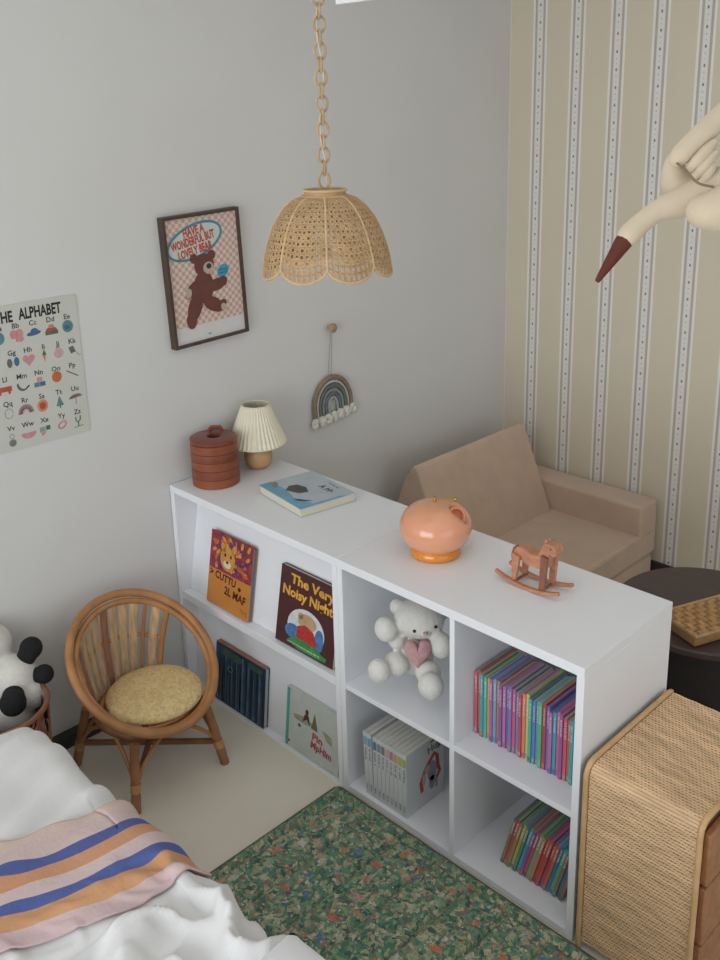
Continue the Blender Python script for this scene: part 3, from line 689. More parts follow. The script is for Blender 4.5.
# ------------------------------------------------------------------ wall art
Fp = frame((0.0, 0, 0), (0, 1, 0), (0, 0, 1))    # local x = world y, local y = world z, normal = +X
t = thing('framed_bear_poster', 'dark framed poster of a running brown bear on pink checks', 'poster', (.01, .184, 1.28))
py0, py1, pz0, pz1 = .041, .311, 1.093, 1.475
fr = MB(); w = .009; x1 = .026
fr.box(.0015, x1, py0, py0+w, pz0, pz1).box(.0015, x1, py1-w, py1, pz0, pz1).box(.0015, x1, py0+w, py1-w, pz0, pz0+w).box(.0015, x1, py0+w, py1-w, pz1-w, pz1)
make('frame', fr, mat('walnut_frame', '4a3a2f', .45, .2, 40), t)
XP = .018
Fq = frame((XP, 0, 0), (0, 1, 0), (0, 0, 1))
make('print_paper', MB().box(.004, XP, py0+w, py1-w, pz0+w, pz1-w), mat('poster_white', 'd5d3d0', .5, .02), t)
make('checked_ground', MB().poly(rect(py0+w, 1.150, py1-w, pz1-w), Fq, .0001), checks(), t)
BE = (.148, 1.396, .098, .046, 40, .26)
bub = MB(); bub.ribbon(ellp(*BE)+[ellp(*BE)[0]], .0075, Fq, .0010)
make('bubble_outline', bub, mat('bubble_blue', '3f88a0', .5, .1, 60), t)
make('bubble_fill', MB().poly(ellp(*BE), Fq, .0006), mat('bubble_pale', 'c9cfc6', .5, .05), t)
tx = MB().text('HAVE A', .034, Fq, .146, 1.425, .0015, rot=.14, bold=.0012, fitw=.075).text('WONDERFUL BUT', .034, Fq, .142, 1.397, .0015, rot=.15, bold=.0012, fitw=.155).text('LOVELY BEAR', .034, Fq, .146, 1.368, .0015, rot=.16, bold=.0012, fitw=.122)
plabel(make('slogan_lettering', tx, mat('slogan_red', 'c04838', .5, .15, 90), t), 'red slogan lettering')
bm_ = MB(); q = .0020
for k, e in enumerate([(.172, 1.322, .035, .034, 0), (.138, 1.345, .014, .014, 0), (.201, 1.348, .014, .014, 0), (.163, 1.258, .036, .048, -.1), (.212, 1.258, .034, .018, .2), (.234, 1.264, .016, .015, .6), (.120, 1.256, .014, .030, -.7), (.127, 1.205, .024, .044, -.4), (.110, 1.168, .018, .026, -.1), (.190, 1.203, .036, .021, -.5), (.218, 1.192, .024, .014, .6)]):
    bm_.poly(ellp(e[0], e[1], e[2], e[3], 22, e[4]), Fq, q+.00004*k, .0004)
plabel(make('bear_figure', bm_, mat('bear_brown', '6b3c34', .6, .12, 60), t), 'brown running bear')
MBC = mat('bear_cream', 'b9a79a', .6)
make('bear_muzzle', MB().poly(ellp(.186, 1.312, .019, .018), Fq, .0030), MBC, t)
make('bear_paw_pad', MB().poly(ellp(.108, 1.248, .010, .015, 16, -.3), Fq, .0030), MBC, t)
make('bear_foot_pad', MB().poly(ellp(.228, 1.187, .010, .012, 16, .6), Fq, .003), MBC, t)
make('bear_nose', MB().poly(ellp(.187, 1.317, .009, .008), Fq, .0035), mat('nose_dark', '2c3038', .5), t)
make('blue_bubble', MB().poly(ellp(.238, 1.295, .023, .018, 20, .5), Fq, .0008), mat('speech_cyan', '3f9ab8', .5, .1, 60), t)
make('bubble_scribble', scrawl(scrawl(MB(), Fq, .238, 1.299, .028, .007, .0014, 3), Fq, .238, 1.289, .024, .007, .0014, 4), mat('scribble_navy', '2a5f80', .5), t)
make('maker_mark', MB().text('\u25cf\u25cf', .006, Fq, .170, 1.116, .0001), mat('mark_slate', '4f5f70', .5), t)
t.rotation_euler = (.035, 0, 0)

t = thing('alphabet_poster', 'paper alphabet chart with small coloured pictures pinned to the grey wall', 'poster', (.003, -.37, 1.1))
ay0, ay1, az0, az1 = -.510, -.237, .914, 1.296
make('paper_sheet', MB().box(.0012, .0022, ay0, ay1, az0, az1), mat('chart_paper', 'c9cac0', .75, .02, 12), t)
Fa = frame((.0022, 0, 0), (0, 1, 0), (0, 0, 1))
A = MB(); A.text('ALPHABET', .040, Fa, -.341, 1.266, bold=.0013, fitw=.118).text('THE', .040, Fa, -.440, 1.264, bold=.0013, fitw=.048)
cols = [-.458, -.412, -.365, -.316, -.269]; rws = [1.2395, 1.1715, 1.106, 1.041, .975]
C2 = [-.431, -.387, -.344, -.303, -.262]
letters = [['Aa', 'Bb', 'Cc', 'Dd', 'Ee'], ['Gg', 'Hh', 'Ii', 'Jj', 'Kk'], ['Ll', 'Mm', 'Nn', 'Oo', 'Pp'], ['Qq', 'Rr', 'Ss', 'Tt', 'Uu'], ['Vv', 'Ww', 'Xx', 'Yy', 'Zz']]
make('title_lettering', A, mat('chart_black', '1f2022', .6), t)
A = MB()
for r_ in range(5):
    for c_ in range(5): A.text(letters[r_][c_], .019, Fa, (C2 if r_ == 1 else cols)[c_], rws[r_], bold=.0003)
A.text('Ff', .019, Fa, -.477, rws[1], bold=.0003)
make('letter_pairs', A, mat('chart_charcoal', '3f4040', .6), t)
I = {}
def ic(c): return I.setdefault(c, MB())
def heart(cx, cy, s): return [(cx+s*math.sin(a)**3*1.0, cy+s*(13*math.cos(a)-5*math.cos(2*a)-2*math.cos(3*a)-math.cos(4*a))/16) for a in [TAU*k/28 for k in range(28)]]
P_, B_, T_, O_, G_, R_, S_ = 'c98a94', '41688f', '5a8588', 'c08a68', '5a6a58', 'b5513f', '6a6663'
def X_(): pass
X = cols; Y = [z-.0255 for z in rws]
ic(T_).poly(ellp(X[0], Y[0], .014, .016), Fa)
ic(P_).poly(ellp(X[1]-.007, Y[0]+.004, .010, .012), Fa).poly(ellp(X[1]+.008, Y[0]+.004, .010, .012), Fa, .0002).poly(ellp(X[1]+.010, Y[0]-.010, .008, .008), Fa, .0003)
ic(O_).poly(rect(X[1]-.003, Y[0]-.016, X[1]+.002, Y[0]+.012), Fa, .0006)
ic(B_).poly(ellp(X[2], Y[0]-.002, .020, .006, 20, .1), Fa).poly(ellp(X[2]+.002, Y[0]+.004, .010, .007), Fa, .0002)
ic(R_).poly(ellp(X[3], Y[0]-.003, .016, .009), Fa); ic(G_).poly(rect(X[3]-.018, Y[0]-.014, X[3]+.018, Y[0]-.004), Fa, .0005); ic(O_).poly(ellp(X[3], Y[0]+.008, .008, .005), Fa, .0004)
ic(T_).poly(ellp(X[4], Y[0], .0155, .0165), Fa); ic(B_).poly(ellp(X[4]-.003, Y[0]-.002, .008, .006), Fa, .0006)
X = C2
ic(S_).poly(ellp(X[0]-.008, Y[1], .007, .012), Fa); ic(B_).poly(ellp(X[0]+.011, Y[1]+.001, .007, .012), Fa)
ic(P_).poly(heart(X[1], Y[1], .017), Fa)
ic(O_).poly([(X[2]-.005, Y[1]+.006), (X[2]+.005, Y[1]+.006), (X[2], Y[1]-.016)], Fa); ic(G_).poly([(X[2]-.006, Y[1]+.004), (X[2]+.006, Y[1]+.004), (X[2], Y[1]+.018)], Fa, .0006)
ic('c5a5a5').poly(ellp(X[3], Y[1], .014, .012), Fa).poly(rect(X[3]-.009, Y[1]+.006, X[3]+.009, Y[1]+.014), Fa, .0002)
ic(S_).poly([(X[4]-.012, Y[1]+.010), (X[4]+.002, Y[1]+.013), (X[4]+.008, Y[1]-.004), (X[4]-.006, Y[1]-.008)], Fa).ribbon([(X[4]+.008, Y[1]-.004), (X[4]+.014, Y[1]-.014), (X[4]+.022, Y[1]-.014)], .0012, Fa, .0003)
X = cols
ic(R_).poly(rect(X[0]-.020, Y[2]-.006, X[0]+.016, Y[2]+.007), Fa, .0002).poly(rect(X[0]-.018, Y[2]-.013, X[0]-.013, Y[2]), Fa).poly(rect(X[0]+.006, Y[2]-.013, X[0]+.012, Y[2]), Fa)
cres = ellp(X[1], Y[2]+.004, .016, .018, 16, 0, PI*.95, PI*1.9)+[(X[1]+.016, Y[2]-.006)]+list(reversed(ellp(X[1]+.006, Y[2]+.009, .017, .018, 16, 0, PI*1.0, PI*1.8)))
ic(S_).poly(cres, Fa)
ic(T_).poly(rect(X[2]-.016, Y[2]-.012, X[2]-.001, Y[2]+.0), Fa); ic(B_).poly(rect(X[2], Y[2]-.012, X[2]+.015, Y[2]+.0), Fa); ic(P_).poly(rect(X[2]-.007, Y[2]+.001, X[2]+.007, Y[2]+.013), Fa)
ic('c0683f').poly(ellp(X[3], Y[2]+.004, .014, .015), Fa)
ic(S_).ribbon([(X[4]-.018, Y[2]+.014), (X[4]+.014, Y[2]-.006)], .003, Fa)
ic('8a8a88').ribbon(ellp(X[0], Y[3], .011, .013, 18), .0015, Fa)
for k, c in enumerate(('b07a88', '8a6a70', '5a6068', 'c9a090')):
    ic(c).ribbon(ellp(X[1], Y[3]-.010, .020-.0038*k, .023-.0042*k, 16, 0, 0, PI), .0035, Fa, .0001*k)
ic('c98a68').poly(ellp(X[2], Y[3], .015, .017), Fa); ic(R_).poly(ellp(X[2], Y[3], .009, .010), Fa, .0006)
ic(T_).poly([(X[3]-.011, Y[3]-.012), (X[3]+.011, Y[3]-.012), (X[3], Y[3]+.016)], Fa); ic(S_).poly(rect(X[3]-.002, Y[3]-.018, X[3]+.002, Y[3]-.012), Fa)
ic('7a625e').poly(ellp(X[4], Y[3], .019, .010, 14, .1, 0, PI), Fa).ribbon([(X[4], Y[3]), (X[4], Y[3]-.018)], .0015, Fa)
ic('7a7876').poly(ellp(X[0], Y[4]-.014, .010, .010), Fa).ribbon(ellp(X[0], Y[4]+.004, .006, .006, 14)+[(X[0]+.006, Y[4]+.004)], .0015, Fa)
ic(P_).poly(ellp(X[1], Y[4]+.003, .021, .016, 16, 0, PI, TAU), Fa)
ic('9a9a90').poly(rect(X[2]-.016, Y[4]-.006, X[2], Y[4]+.008), Fa); ic('3f7a5a').poly(rect(X[2]+.002, Y[4]-.003, X[2]+.014, Y[4]+.009), Fa); ic(P_).poly([(X[2]-.014, Y[4]-.007), (X[2]+.002, Y[4]-.007), (X[2]-.010, Y[4]-.018)], Fa)
ic(P_).ribbon(ellp(X[3], Y[4], .012, .008, 18, .5)+[ellp(X[3], Y[4], .012, .008, 18, .5)[0]], .005, Fa)
ic('4a5a50').ribbon([(X[4]-.007, Y[4]+.012), (X[4]-.006, Y[4]), (X[4], Y[4]-.003), (X[4], Y[4]-.016)], .003, Fa).ribbon([(X[4]+.007, Y[4]+.014), (X[4]+.006, Y[4]+.002), (X[4], Y[4]-.003)], .003, Fa).ribbon([(X[4]-.014, Y[4]-.017), (X[4]+.014, Y[4]-.015)], .0015, Fa)
for c, mb in I.items(): make('small_pictures', mb, mat('chart_'+c, c, .7, .1, 80), t)

# woven rainbow hanger
ca, sa = math.cos(.10), math.sin(.10)
def RB(u, v): return (.012, .672+u*ca-v*sa, .772+u*sa+v*ca)
t = thing('rainbow_hanging', 'macrame rainbow hanging with fluffy white tassels below a wooden wall knob', 'wall hanging', (.012, .68, .85))
for k, (r0, r1, w_, c) in enumerate([(.086, .100, .014, '8f7b68'), (.072, .084, .0065, 'c9c7ba'), (.060, .070, .011, '6c736c'), (.046, .054, .009, '8d948c'), (.034, .040, .008, '707c8a'), (.020, .026, .009, 'a3a6a0')]):
    pts = [RB(-r0, -.04+.0)] + [RB(r0*math.cos(a), r1*math.sin(a)) for a in [PI-PI*i/20 for i in range(21)]] + [RB(r0, -.03)]
    m = MB().tube(pts, w_*.55, 10)
    plabel(make('rope_arc', m, mat('rope_'+c, c, .95, .15, 60, .5, 260), t), ['brown outer arc', 'cream arc', 'grey green arc', 'pale grey arc', 'blue grey arc', 'innermost pale arc'][k])
rnd = random.Random(2)
for k, u in enumerate((-.092, -.062, -.034, -.006, .022, .052, .084)):
    m = MB(); c = Vector(RB(u, -.040)) + Vector((.008, 0, 0))
    for q in range(26):
        a = rnd.random()*TAU; b_ = rnd.random()*PI
        dv = Vector((math.sin(b_)*math.cos(a)*.7, math.sin(b_)*math.sin(a), math.cos(b_)))*.012
        m.ell(c+dv, (.0070, .0082, .0092), None, 7, 5)
    make('tassel', m, mat('cotton_fringe', 'dcdacf', .95, .06, 100, .5, 400), t, smooth=180)
kz = (.018, .672, 1.044)
make('cord', MB().tube([(.016, .669, 1.04), RB(-.008, .105)], .0011, 6).tube([(.016, .675, 1.04), RB(.006, .105)], .0011, 6), mat('cord_grey', '8c8a80', .9), t)
k = thing('wall_knob', 'small round wooden wall knob holding the rainbow hanging', 'knob', kz)
make('knob_head', MB().lathe([(.012, .0), (.016, .003), (.016, .010), (.011, .014)], (0, 0, 0), 24), mat('knob_wood', 'b08c68', .5, .15), k, local=True)
make('knob_stem', MB().lathe([(.006, -.017), (.006, 0)], (0, 0, 0), 14), MATS['knob_wood'], k, local=True)
k.rotation_euler = (0, PI/2, 0)

# ------------------------------------------------------------------ pendant lamp
cx, cy = .8415, -.0985
t = thing('rattan_pendant_lamp', 'scalloped rattan cane pendant lampshade hanging on a rattan ring chain', 'pendant lamp', (cx, cy, ZC))
PR = [(.045, 1.581), (.064, 1.575), (.085, 1.558), (.101, 1.536), (.114, 1.510), (.124, 1.482), (.131, 1.456), (.134, 1.434)]
def pend_r(u):
    x = u*(len(PR)-1); i = min(int(x), len(PR)-2); f = x-i
    return PR[i][0]*(1-f)+PR[i+1][0]*f, PR[i][1]*(1-f)+PR[i+1][1]*f
A0 = math.atan2(-1.369, 1.475)    # one rib faces the viewer
for s in range(8):
    a0 = A0+s*TAU/8; a1 = a0+TAU/8
    NU, NV = 9, 17; vs = {}; mb = MB(); V = []
    def pos(u, v):   # u across the petal, v down; the lower edge is scalloped
        bulge = 1+.045*math.sin(PI*u)*v
        drop = .026*math.sin(PI*u)**.6
        r, z = pend_r(v*.93)
        z -= drop*v**6
        a = a0+(a1-a0)*u
        return Vector((cx+r*bulge*math.cos(a), cy+r*bulge*math.sin(a), z))
    for i in range(NU):
        for j in range(NV):
            off = (j % 2)*.0
            P4 = [pos(i/NU, j/NV), pos((i+1)/NU, j/NV), pos((i+1)/NU, (j+1)/NV), pos(i/NU, (j+1)/NV)]
            c = sum(P4, Vector())/4
            k = .50
            if j < 3: k = .3
            In = [c+(p-c)*k for p in P4]
            mb.add(P4+In, [(0, 1, 5, 4), (1, 2, 6, 5), (2, 3, 7, 6), (3, 0, 4, 7)])
    make('cane_panel', mb, M_CANE, t, smooth=30, mods=[('SOLIDIFY', dict(thickness=.0018, offset=0))])
    # crosswise cane strands, diagonal as in chair caning
    st = MB()
    for q in range(1, 13):
        for sg in (1, -1):
            pts = []
            for w_ in range(7):
                v = q/13*1.0+sg*(w_/6-.5)*.36; u = w_/6
                if 0.05 < v < .98: pts.append(pos(u, v))
            if len(pts) > 2: st.tube(pts, .0009, 4)
    make('cane_strands', st, M_CANE_L, t)
    make('petal_rib', MB().tube([pos(0, q/14) for q in range(15)], .0028, 8), M_CANE_L, t)
    make('scallop_rim', MB().tube([pos(q/16, 1.0) for q in range(17)], .0030, 8), M_CANE_L, t)
make('top_ring', MB().tube([(cx+.044*math.cos(a), cy+.044*math.sin(a), 1.592) for a in [TAU*k/40 for k in range(40)]], .0030, 8, closed=True).tube([(cx+.047*math.cos(a), cy+.047*math.sin(a), 1.580) for a in [TAU*k/40 for k in range(40)]], .003, 8, closed=True), M_CANE_L, t)
make('top_band', MB().lathe([(.045, 1.576), (.043, 1.592)], (cx, cy, 0), 40, cap=False), M_CANE, t)
make('top_plate', MB().lathe([(.042, 1.590), (.006, 1.594)], (cx, cy, 0), 40), mat('socket_cream', 'b09a78', .6), t)
make('lamp_socket', MB().lathe([(.018, 1.54), (.018, 1.59)], (cx, cy, 0), 20), mat('socket_white', 'd8d4c8', .5), t)
make('bulb', MB().ell((cx, cy, 1.515), (.028, .028, .034)), MATS['frosted_bulb'], t)
z = 1.598; k = 0
while z < ZC-.02:
    a = A0+PI/2+(PI/2 if k % 2 else 0)+.2
    dx, dy = math.cos(a), math.sin(a)
    rx, rz = (.0115, .0165) if k % 2 == 0 else (.0105, .015)
    pts = [(cx+dx*rx*math.cos(q), cy+dy*rx*math.cos(q), z+.014+rz*math.sin(q)) for q in [TAU*j/18 for j in range(18)]]
    make('chain_link', MB().tube(pts, .0026, 7, closed=True), mat('chain_rattan', 'b99c78', .55, .2, 60), t)
    z += .0252; k += 1
make('power_cord', MB().tube([(cx+.006*math.sin(q*1.1), cy+.006*math.cos(q*1.1), 1.594+(ZC-1.6)*q/24) for q in range(25)], .0016, 6), mat('cord_cream', 'cfc6ae', .7), t)
make('ceiling_rose', MB().lathe([(.045, ZC-.022), (.05, ZC-.001)], (cx, cy, 0), 30), M_WHITE, t)

# ------------------------------------------------------------------ rattan tub chair
t = thing('rattan_tub_chair', 'round rattan hoop chair with woven seat pad by the grey wall', 'chair', (.262, -.298, 0))
th, ps = math.radians(40), math.radians(10)
HC = Vector((.261, -.288, .325)); U = Vector((math.cos(th)*math.cos(ps), math.cos(th)*math.sin(ps), -math.sin(th))); V = Vector((-math.sin(ps), math.cos(ps), 0))
def hoop(ph, r=.205, off=0): return HC+V*(r*math.sin(ph))+U*((r+.003)*math.cos(ph))+Vector((0, 0, off))
make('hoop', MB().tube([hoop(TAU*k/72, .206) for k in range(72)], .0115, 12, closed=True), M_RATTAN, t, smooth=180)
make('inner_hoop', MB().tube([hoop(TAU*k/72, .190, -.010) for k in range(72)], .0085, 10, closed=True), M_RATTAN, t, smooth=180)
SCt = Vector((.262, -.290, .186))
def ring(ph, r=.138, z=0): return SCt+Vector((r*math.cos(ph+ps), r*math.sin(ph+ps), z))
make('seat_ring', MB().tube([ring(TAU*k/60) for k in range(60)], .010, 10, closed=True), M_RATTAN_D, t, smooth=180)
make('seat_ring', MB().tube([ring(TAU*k/60, .124, .010) for k in range(60)], .007, 8, closed=True), M_RATTAN, t, smooth=180)
sd = MB()
for k in range(9):
    y = -.12+.03*k; hw = math.sqrt(.134**2-y*y)
    sd.tube([SCt+Vector((-hw, y, .002)), SCt+Vector((hw, y, .002))], .006, 6)
make('seat_slats', sd, M_RATTAN, t)
NSL = 15
for k in range(NSL):
    f = k/(NSL-1); pt = PI+math.radians(80-f*150); pb = PI+math.radians(72-f*128)   # spread from the viewer's left towards the shelf side
    pt = PI-math.radians(-82+f*142); 
    a = hoop(TAU-pt if False else pt, .190, -.004); b = ring(PI+math.radians(-(-76+f*132)) if False else PI-math.radians(-76+f*132)*1.0, .140, .004)
    # hoop angle counts towards +V for decreasing phi, ring angle the other way round
    b = ring(PI-(math.radians(-76+f*132)), .140, .004)
    md = (a+b)/2+Vector((-.022, 0, -.004))
    pts = [a*(1-u)**2+md*2*u*(1-u)+b*u*u for u in [q/10 for q in range(11)]]
    rad = (Vector((pts[5].x-SCt.x, pts[5].y-SCt.y, 0))).normalized()
    if k in (NSL-1,): make('back_post', MB().tube(pts, .0085, 8), M_RATTAN, t)
    elif k in (NSL-3,): make('back_post', MB().tube(pts, .0055, 8), M_RATTAN, t)
    else: make('back_slat', MB().tube(pts, [.0135-.004*u for u in [q/10 for q in range(11)]], 8, flat=.25, up=rad.cross(Vector((0, 0, 1)))), M_SLAT if k % 4 else mat('slat_red', '9a6a50', .6, .2, 25, stretch=(6, 6, .6)), t)
cb = MB(); pts = []
for q in range(13):
    f = q/12; pa = PI-math.radians(-82+f*142); a = hoop(pa, .192); b = ring(PI-math.radians(-76+f*132), .142)
    m_ = a*.52+b*.48+Vector((-.016, 0, 0)); pts.append(m_)
make('back_rail', MB().tube(pts, .006, 8), M_RATTAN, t)
bn = MB()
for p in (pts[0], pts[-1]): bn.ell(p, .010)
make('joint_binding', bn, mat('binding_cane', 'c08f58', .55, .2, 60), t)
FT = [(.402, -.436), (.412, -.156), (.112, -.446), (.118, -.160)]; TP = []
legs = []
for (fx, fy) in FT:
    ft = Vector((fx, fy, 0)); tp = Vector((SCt.x+(fx-SCt.x)*.80, SCt.y+(fy-SCt.y)*.80, .180))
    pts = [ft, ft*.45+tp*.55+Vector(((fx-SCt.x)*.03, (fy-SCt.y)*.03, 0)), tp]
    make('leg', MB().tube([ft+(tp-ft)*q/10 for q in range(11)], [.0125+.0012*(1 if q in (2, 6) else 0) for q in range(11)], 10), mat('leg_rattan', '9c6b45', .5, .25, 22, .2, 90), t, smooth=60)
    make('leg_wrap', MB().tube([ft+(tp-ft)*.30, ft+(tp-ft)*.42], .0145, 10), mat('binding_cane', '', 0), t)
    legs.append((ft, tp))
def lp(i, u): return legs[i][0]+(legs[i][1]-legs[i][0])*u
for a, b in ((0, 3), (1, 2)): make('stretcher', MB().tube([lp(a, .40), lp(b, .40)], .0085, 8), M_RATTAN_D, t)
for a, b in ((0, 1), (2, 3), (0, 2), (1, 3)):
    A_, B_2 = lp(a, .18 if False else .40), lp(b, .40); mt = (legs[a][1]+legs[b][1])/2
    top = Vector((mt.x, mt.y, .175))
    for s_ in (A_, B_2):
        mid = s_*.35+top*.65+Vector((0, 0, .0)); ctl = Vector((s_.x*.55+top.x*.45, s_.y*.55+top.y*.45, .165))
        make('curved_brace', MB().tube([s_*(1-u)**2+ctl*2*u*(1-u)+top*u*u for u in [q/8 for q in range(9)]], .0055, 7), M_RATTAN, t)

cu = thing('seat_pad', 'round straw coloured woven cushion lying on the rattan chair', 'cushion', (.268, -.272, .19))
def weave_mat():
    m, nt, N, L, b = nodes_mat('straw_weave', .8)
    tc = N.new('ShaderNodeTexCoord'); v = N.new('ShaderNodeTexVoronoi'); v.inputs['Scale'].default_value = 140; L.new(tc.outputs['Object'], v.inputs['Vector'])
    s = N.new('ShaderNodeSeparateColor'); L.new(v.outputs['Color'], s.inputs[0])
    L.new(mixc(nt, s.outputs[0], lin('d6b77e'), lin('eed49c')), b.inputs['Base Color'])
    bp = N.new('ShaderNodeBump'); bp.inputs['Strength'].default_value = .7; bp.inputs['Distance'].default_value = .004; bp.invert = True
    L.new(v.outputs['Distance'], bp.inputs['Height']); L.new(bp.outputs[0], b.inputs['Normal'])
    return m
pc = MB(); ns = 48; pf = []
for k in range(17):      # a full round edge, slightly domed on top
    a = -PI/2+PI*k/16; pf.append((max(.0006, .132*max(0, math.cos(a))**.42), .021+.021*math.sin(a)*(1 if a < 0 else 1.25)))
pc.lathe(pf, (.268, -.272, .193), ns)
make('woven_cover', pc, weave_mat(), cu, smooth=180)

# ------------------------------------------------------------------ wicker basket with panda
t = thing('wicker_basket', 'brown open weave wicker basket against the wall beside the bed', 'basket', (.165, -.665, 0))
bc = Vector((.165, -.668, 0)); bk_ = MB(); rnd = random.Random(9); BH = .325
def bp_(a, z): r = .112+.018*z/BH; return bc+Vector((r*math.cos(a), r*math.sin(a), z))
make('lining', MB().lathe([(.104, .01), (.118, .31)], bc, 40, cap=False), mat('dark_brown_liner', '4a3226', .8, .2, 40), t)  # dark brown inner sheet, makes the open weave denser and darker
for k in range(110):
    a = rnd.random()*TAU; z0 = rnd.uniform(0, .25); s_ = rnd.choice((-1, 1))*rnd.uniform(.4, 1.1); h = rnd.uniform(.10, .24)
    bk_.tube([bp_(a+s_*q/10, min(BH, z0+h*q/10))+Vector((rnd.uniform(-.001, .001), 0, 0)) for q in range(11)], rnd.uniform(.0022, .0036), 6)
make('woven_canes', bk_, mat('dark_wicker', '8b5f48', .55, .3, 40), t)
for i in range(18):
    a = TAU*i/18; make('stake', MB().tube([bp_(a+.12*(q/6)*(1 if i % 2 else -1), BH*q/6) for q in range(7)], .0036, 6), M_RATTAN_D, t)
for z_, r_ in ((.006, .006), (.12, .003), (.235, .004), (BH, .007)): make('hoop_band', MB().tube([bp_(TAU*k/48, z_) for k in range(48)], r_, 8, closed=True), M_RATTAN_D, t)
make('basket_floor', MB().lathe([(.108, .004), (.108, .01)], bc, 32), MATS['dark_wicker'], t)

PX = {'body': ([0.1048, -0.5838, 0.3358],), 'head': ([0.038, -0.6138, 0.4254],), 'arm_a': ([0.1212, -0.5345, 0.4152], 0.03), 'arm_b': ([0.1578, -0.5252, 0.3491], 0.026), 'leg_a': ([0.1844, -0.6262, 0.3254], 0.034)}
t = thing('panda_plush', 'black and white panda soft toy lolling in the wicker basket', 'soft toy', tuple(PX['body'][0]))
MW = mat('white_plush', 'ddd9d0', .95, .05, 60, .6, 320, sheen=.3); MK = mat('black_plush', '161618', .95, .15, 60, .6, 320)
b0 = Vector(PX['body'][0]); hd = Vector(PX['head'][0])
blob('body', MB().ell(b0, (.062, .066, .070)).ell(b0+Vector((.03, .02, -.035)), (.05, .05, .045)).ell(hd, (.060, .064, .058)).ell(b0+Vector((0, -.01, -.09)), (.055, .06, .06)), MW, t, .006)
for nm in ('arm_a', 'arm_b', 'leg_a'):
    p = Vector(PX[nm][0]); r = PX[nm][1]; q = p+(b0-p)*.55
    plabel(blob('arm' if 'arm' in nm else 'foot', MB().ell(p, r).ell(q, r*.72).ell(p*.5+q*.5, r*.85), MK, t, .005), 'black plush limb')
for s_ in (-1, 1): plabel(make('ear', MB().ell(hd+Vector((.02+.02*s_, -.040, .035*s_+.012)), (.018, .022, .022)), MK, t, smooth=180), 'black ear')
for dz in (-.018, .026): make('eye_patch', MB().ell(hd+Vector((.050, -.024, dz)), (.013, .013, .012)), MK, t, smooth=180)
make('nose', MB().ell(hd+Vector((.062, -.012, .004)), (.008, .009, .008)), MK, t, smooth=180)

# ------------------------------------------------------------------ white bear in the cube
BP = {'head': ([0.8885, 0.1299, 0.5192], (0.0678, 0.0611, 0.0477)), 'ear_left': ([0.8337, 0.1118, 0.5368], (0.0228, 0.0205, 0.0228)), 'paw_left': ([0.847, 0.053, 0.5051], (0.0311, 0.028, 0.0324)), 'arm_left': ([0.8592, 0.0792, 0.4674], (0.0251, 0.0226, 0.0226)), 'torso': ([0.8791, 0.1242, 0.4209], (0.0509, 0.0458, 0.0611)), 'thigh_left': ([0.8744, 0.0582, 0.4152], (0.035, 0.0315, 0.03)), 'foot_left': ([0.8658, 0.0058, 0.4163], (0.0297, 0.0267, 0.0321)), 'arm_right': ([0.9631, 0.1273, 0.4745], (0.0297, 0.0267, 0.0346)), 'foot_right': ([0.9926, 0.0554, 0.4071], (0.0339, 0.0305, 0.0339)), 'leg_right': ([0.9523, 0.0904, 0.4112], (0.0346, 0.0311, 0.0297)), 'ear_right': ([0.9094, 0.1943, 0.5171], (0.0204, 0.0183, 0.0229)), 'heart': ([0.931, 0.0779, 0.4613],)}
t = thing('white_bear_plush', 'cream white bear soft toy with pink heart sitting in upper left cube', 'soft toy', (.90, .17, ZS))
MC = mat('cream_plush', 'e2dfd8', .95, .04, 60, .6, 320, sheen=.3)
m = MB()
for k, e in BP.items():
    if k != 'heart': m.ell(e[0], e[1])
blob('body', m, MC, t, .0045, 3)
hc = Vector(BP['head'][0]); d_ = Vector((.68, -.70, .15)).normalized(); rt_ = Vector((.71, .70, 0)); up_ = Vector((0, 0, 1))
make('eye', MB().ell(hc+d_*.056+rt_*.039-up_*.002, .0042), mat('bead_black', '1a1412', .3), t)
make('eye', MB().ell(hc+d_*.062-rt_*.014-up_*.010, .0042), MATS['bead_black'], t)
make('muzzle', MB().ell(hc+d_*.052+rt_*.013-up_*.016, (.017, .017, .012)), MC, t, smooth=180)
make('nose', MB().ell(hc+d_*.069+rt_*.013-up_*.014, (.007, .007, .004)), mat('pink_nose', 'c79a98', .7), t, smooth=180)
ht = Vector(BP['heart'][0]); Fh2 = frame(ht, (.72, .69, 0), (-.10, .12, 1))
hb = MB(); hp = [(.0345*math.sin(a)**3, .042*(13*math.cos(a)-5*math.cos(2*a)-2*math.cos(3*a)-math.cos(4*a))/16) for a in [TAU*k/32 for k in range(32)]]
vs = []; fs = []
for lay, (s_, zz_) in enumerate(((1, -.010), (1.0, .0), (.92, .007), (.7, .012), (.35, .0145))):
    for p in hp: vs.append(Fh2 @ Vector((p[0]*s_, p[1]*s_, zz_)))
for l_ in range(4):
    for k in range(32): fs.append((l_*32+k, l_*32+(k+1) % 32, (l_+1)*32+(k+1) % 32, (l_+1)*32+k))
fs.append(tuple(128+k for k in range(32))); hb.add(vs, fs)
plabel(make('heart', hb, mat('pink_knit', 'c79c9c', .95, .1, 90, .6, 260), t, smooth=180), 'dusty pink heart')

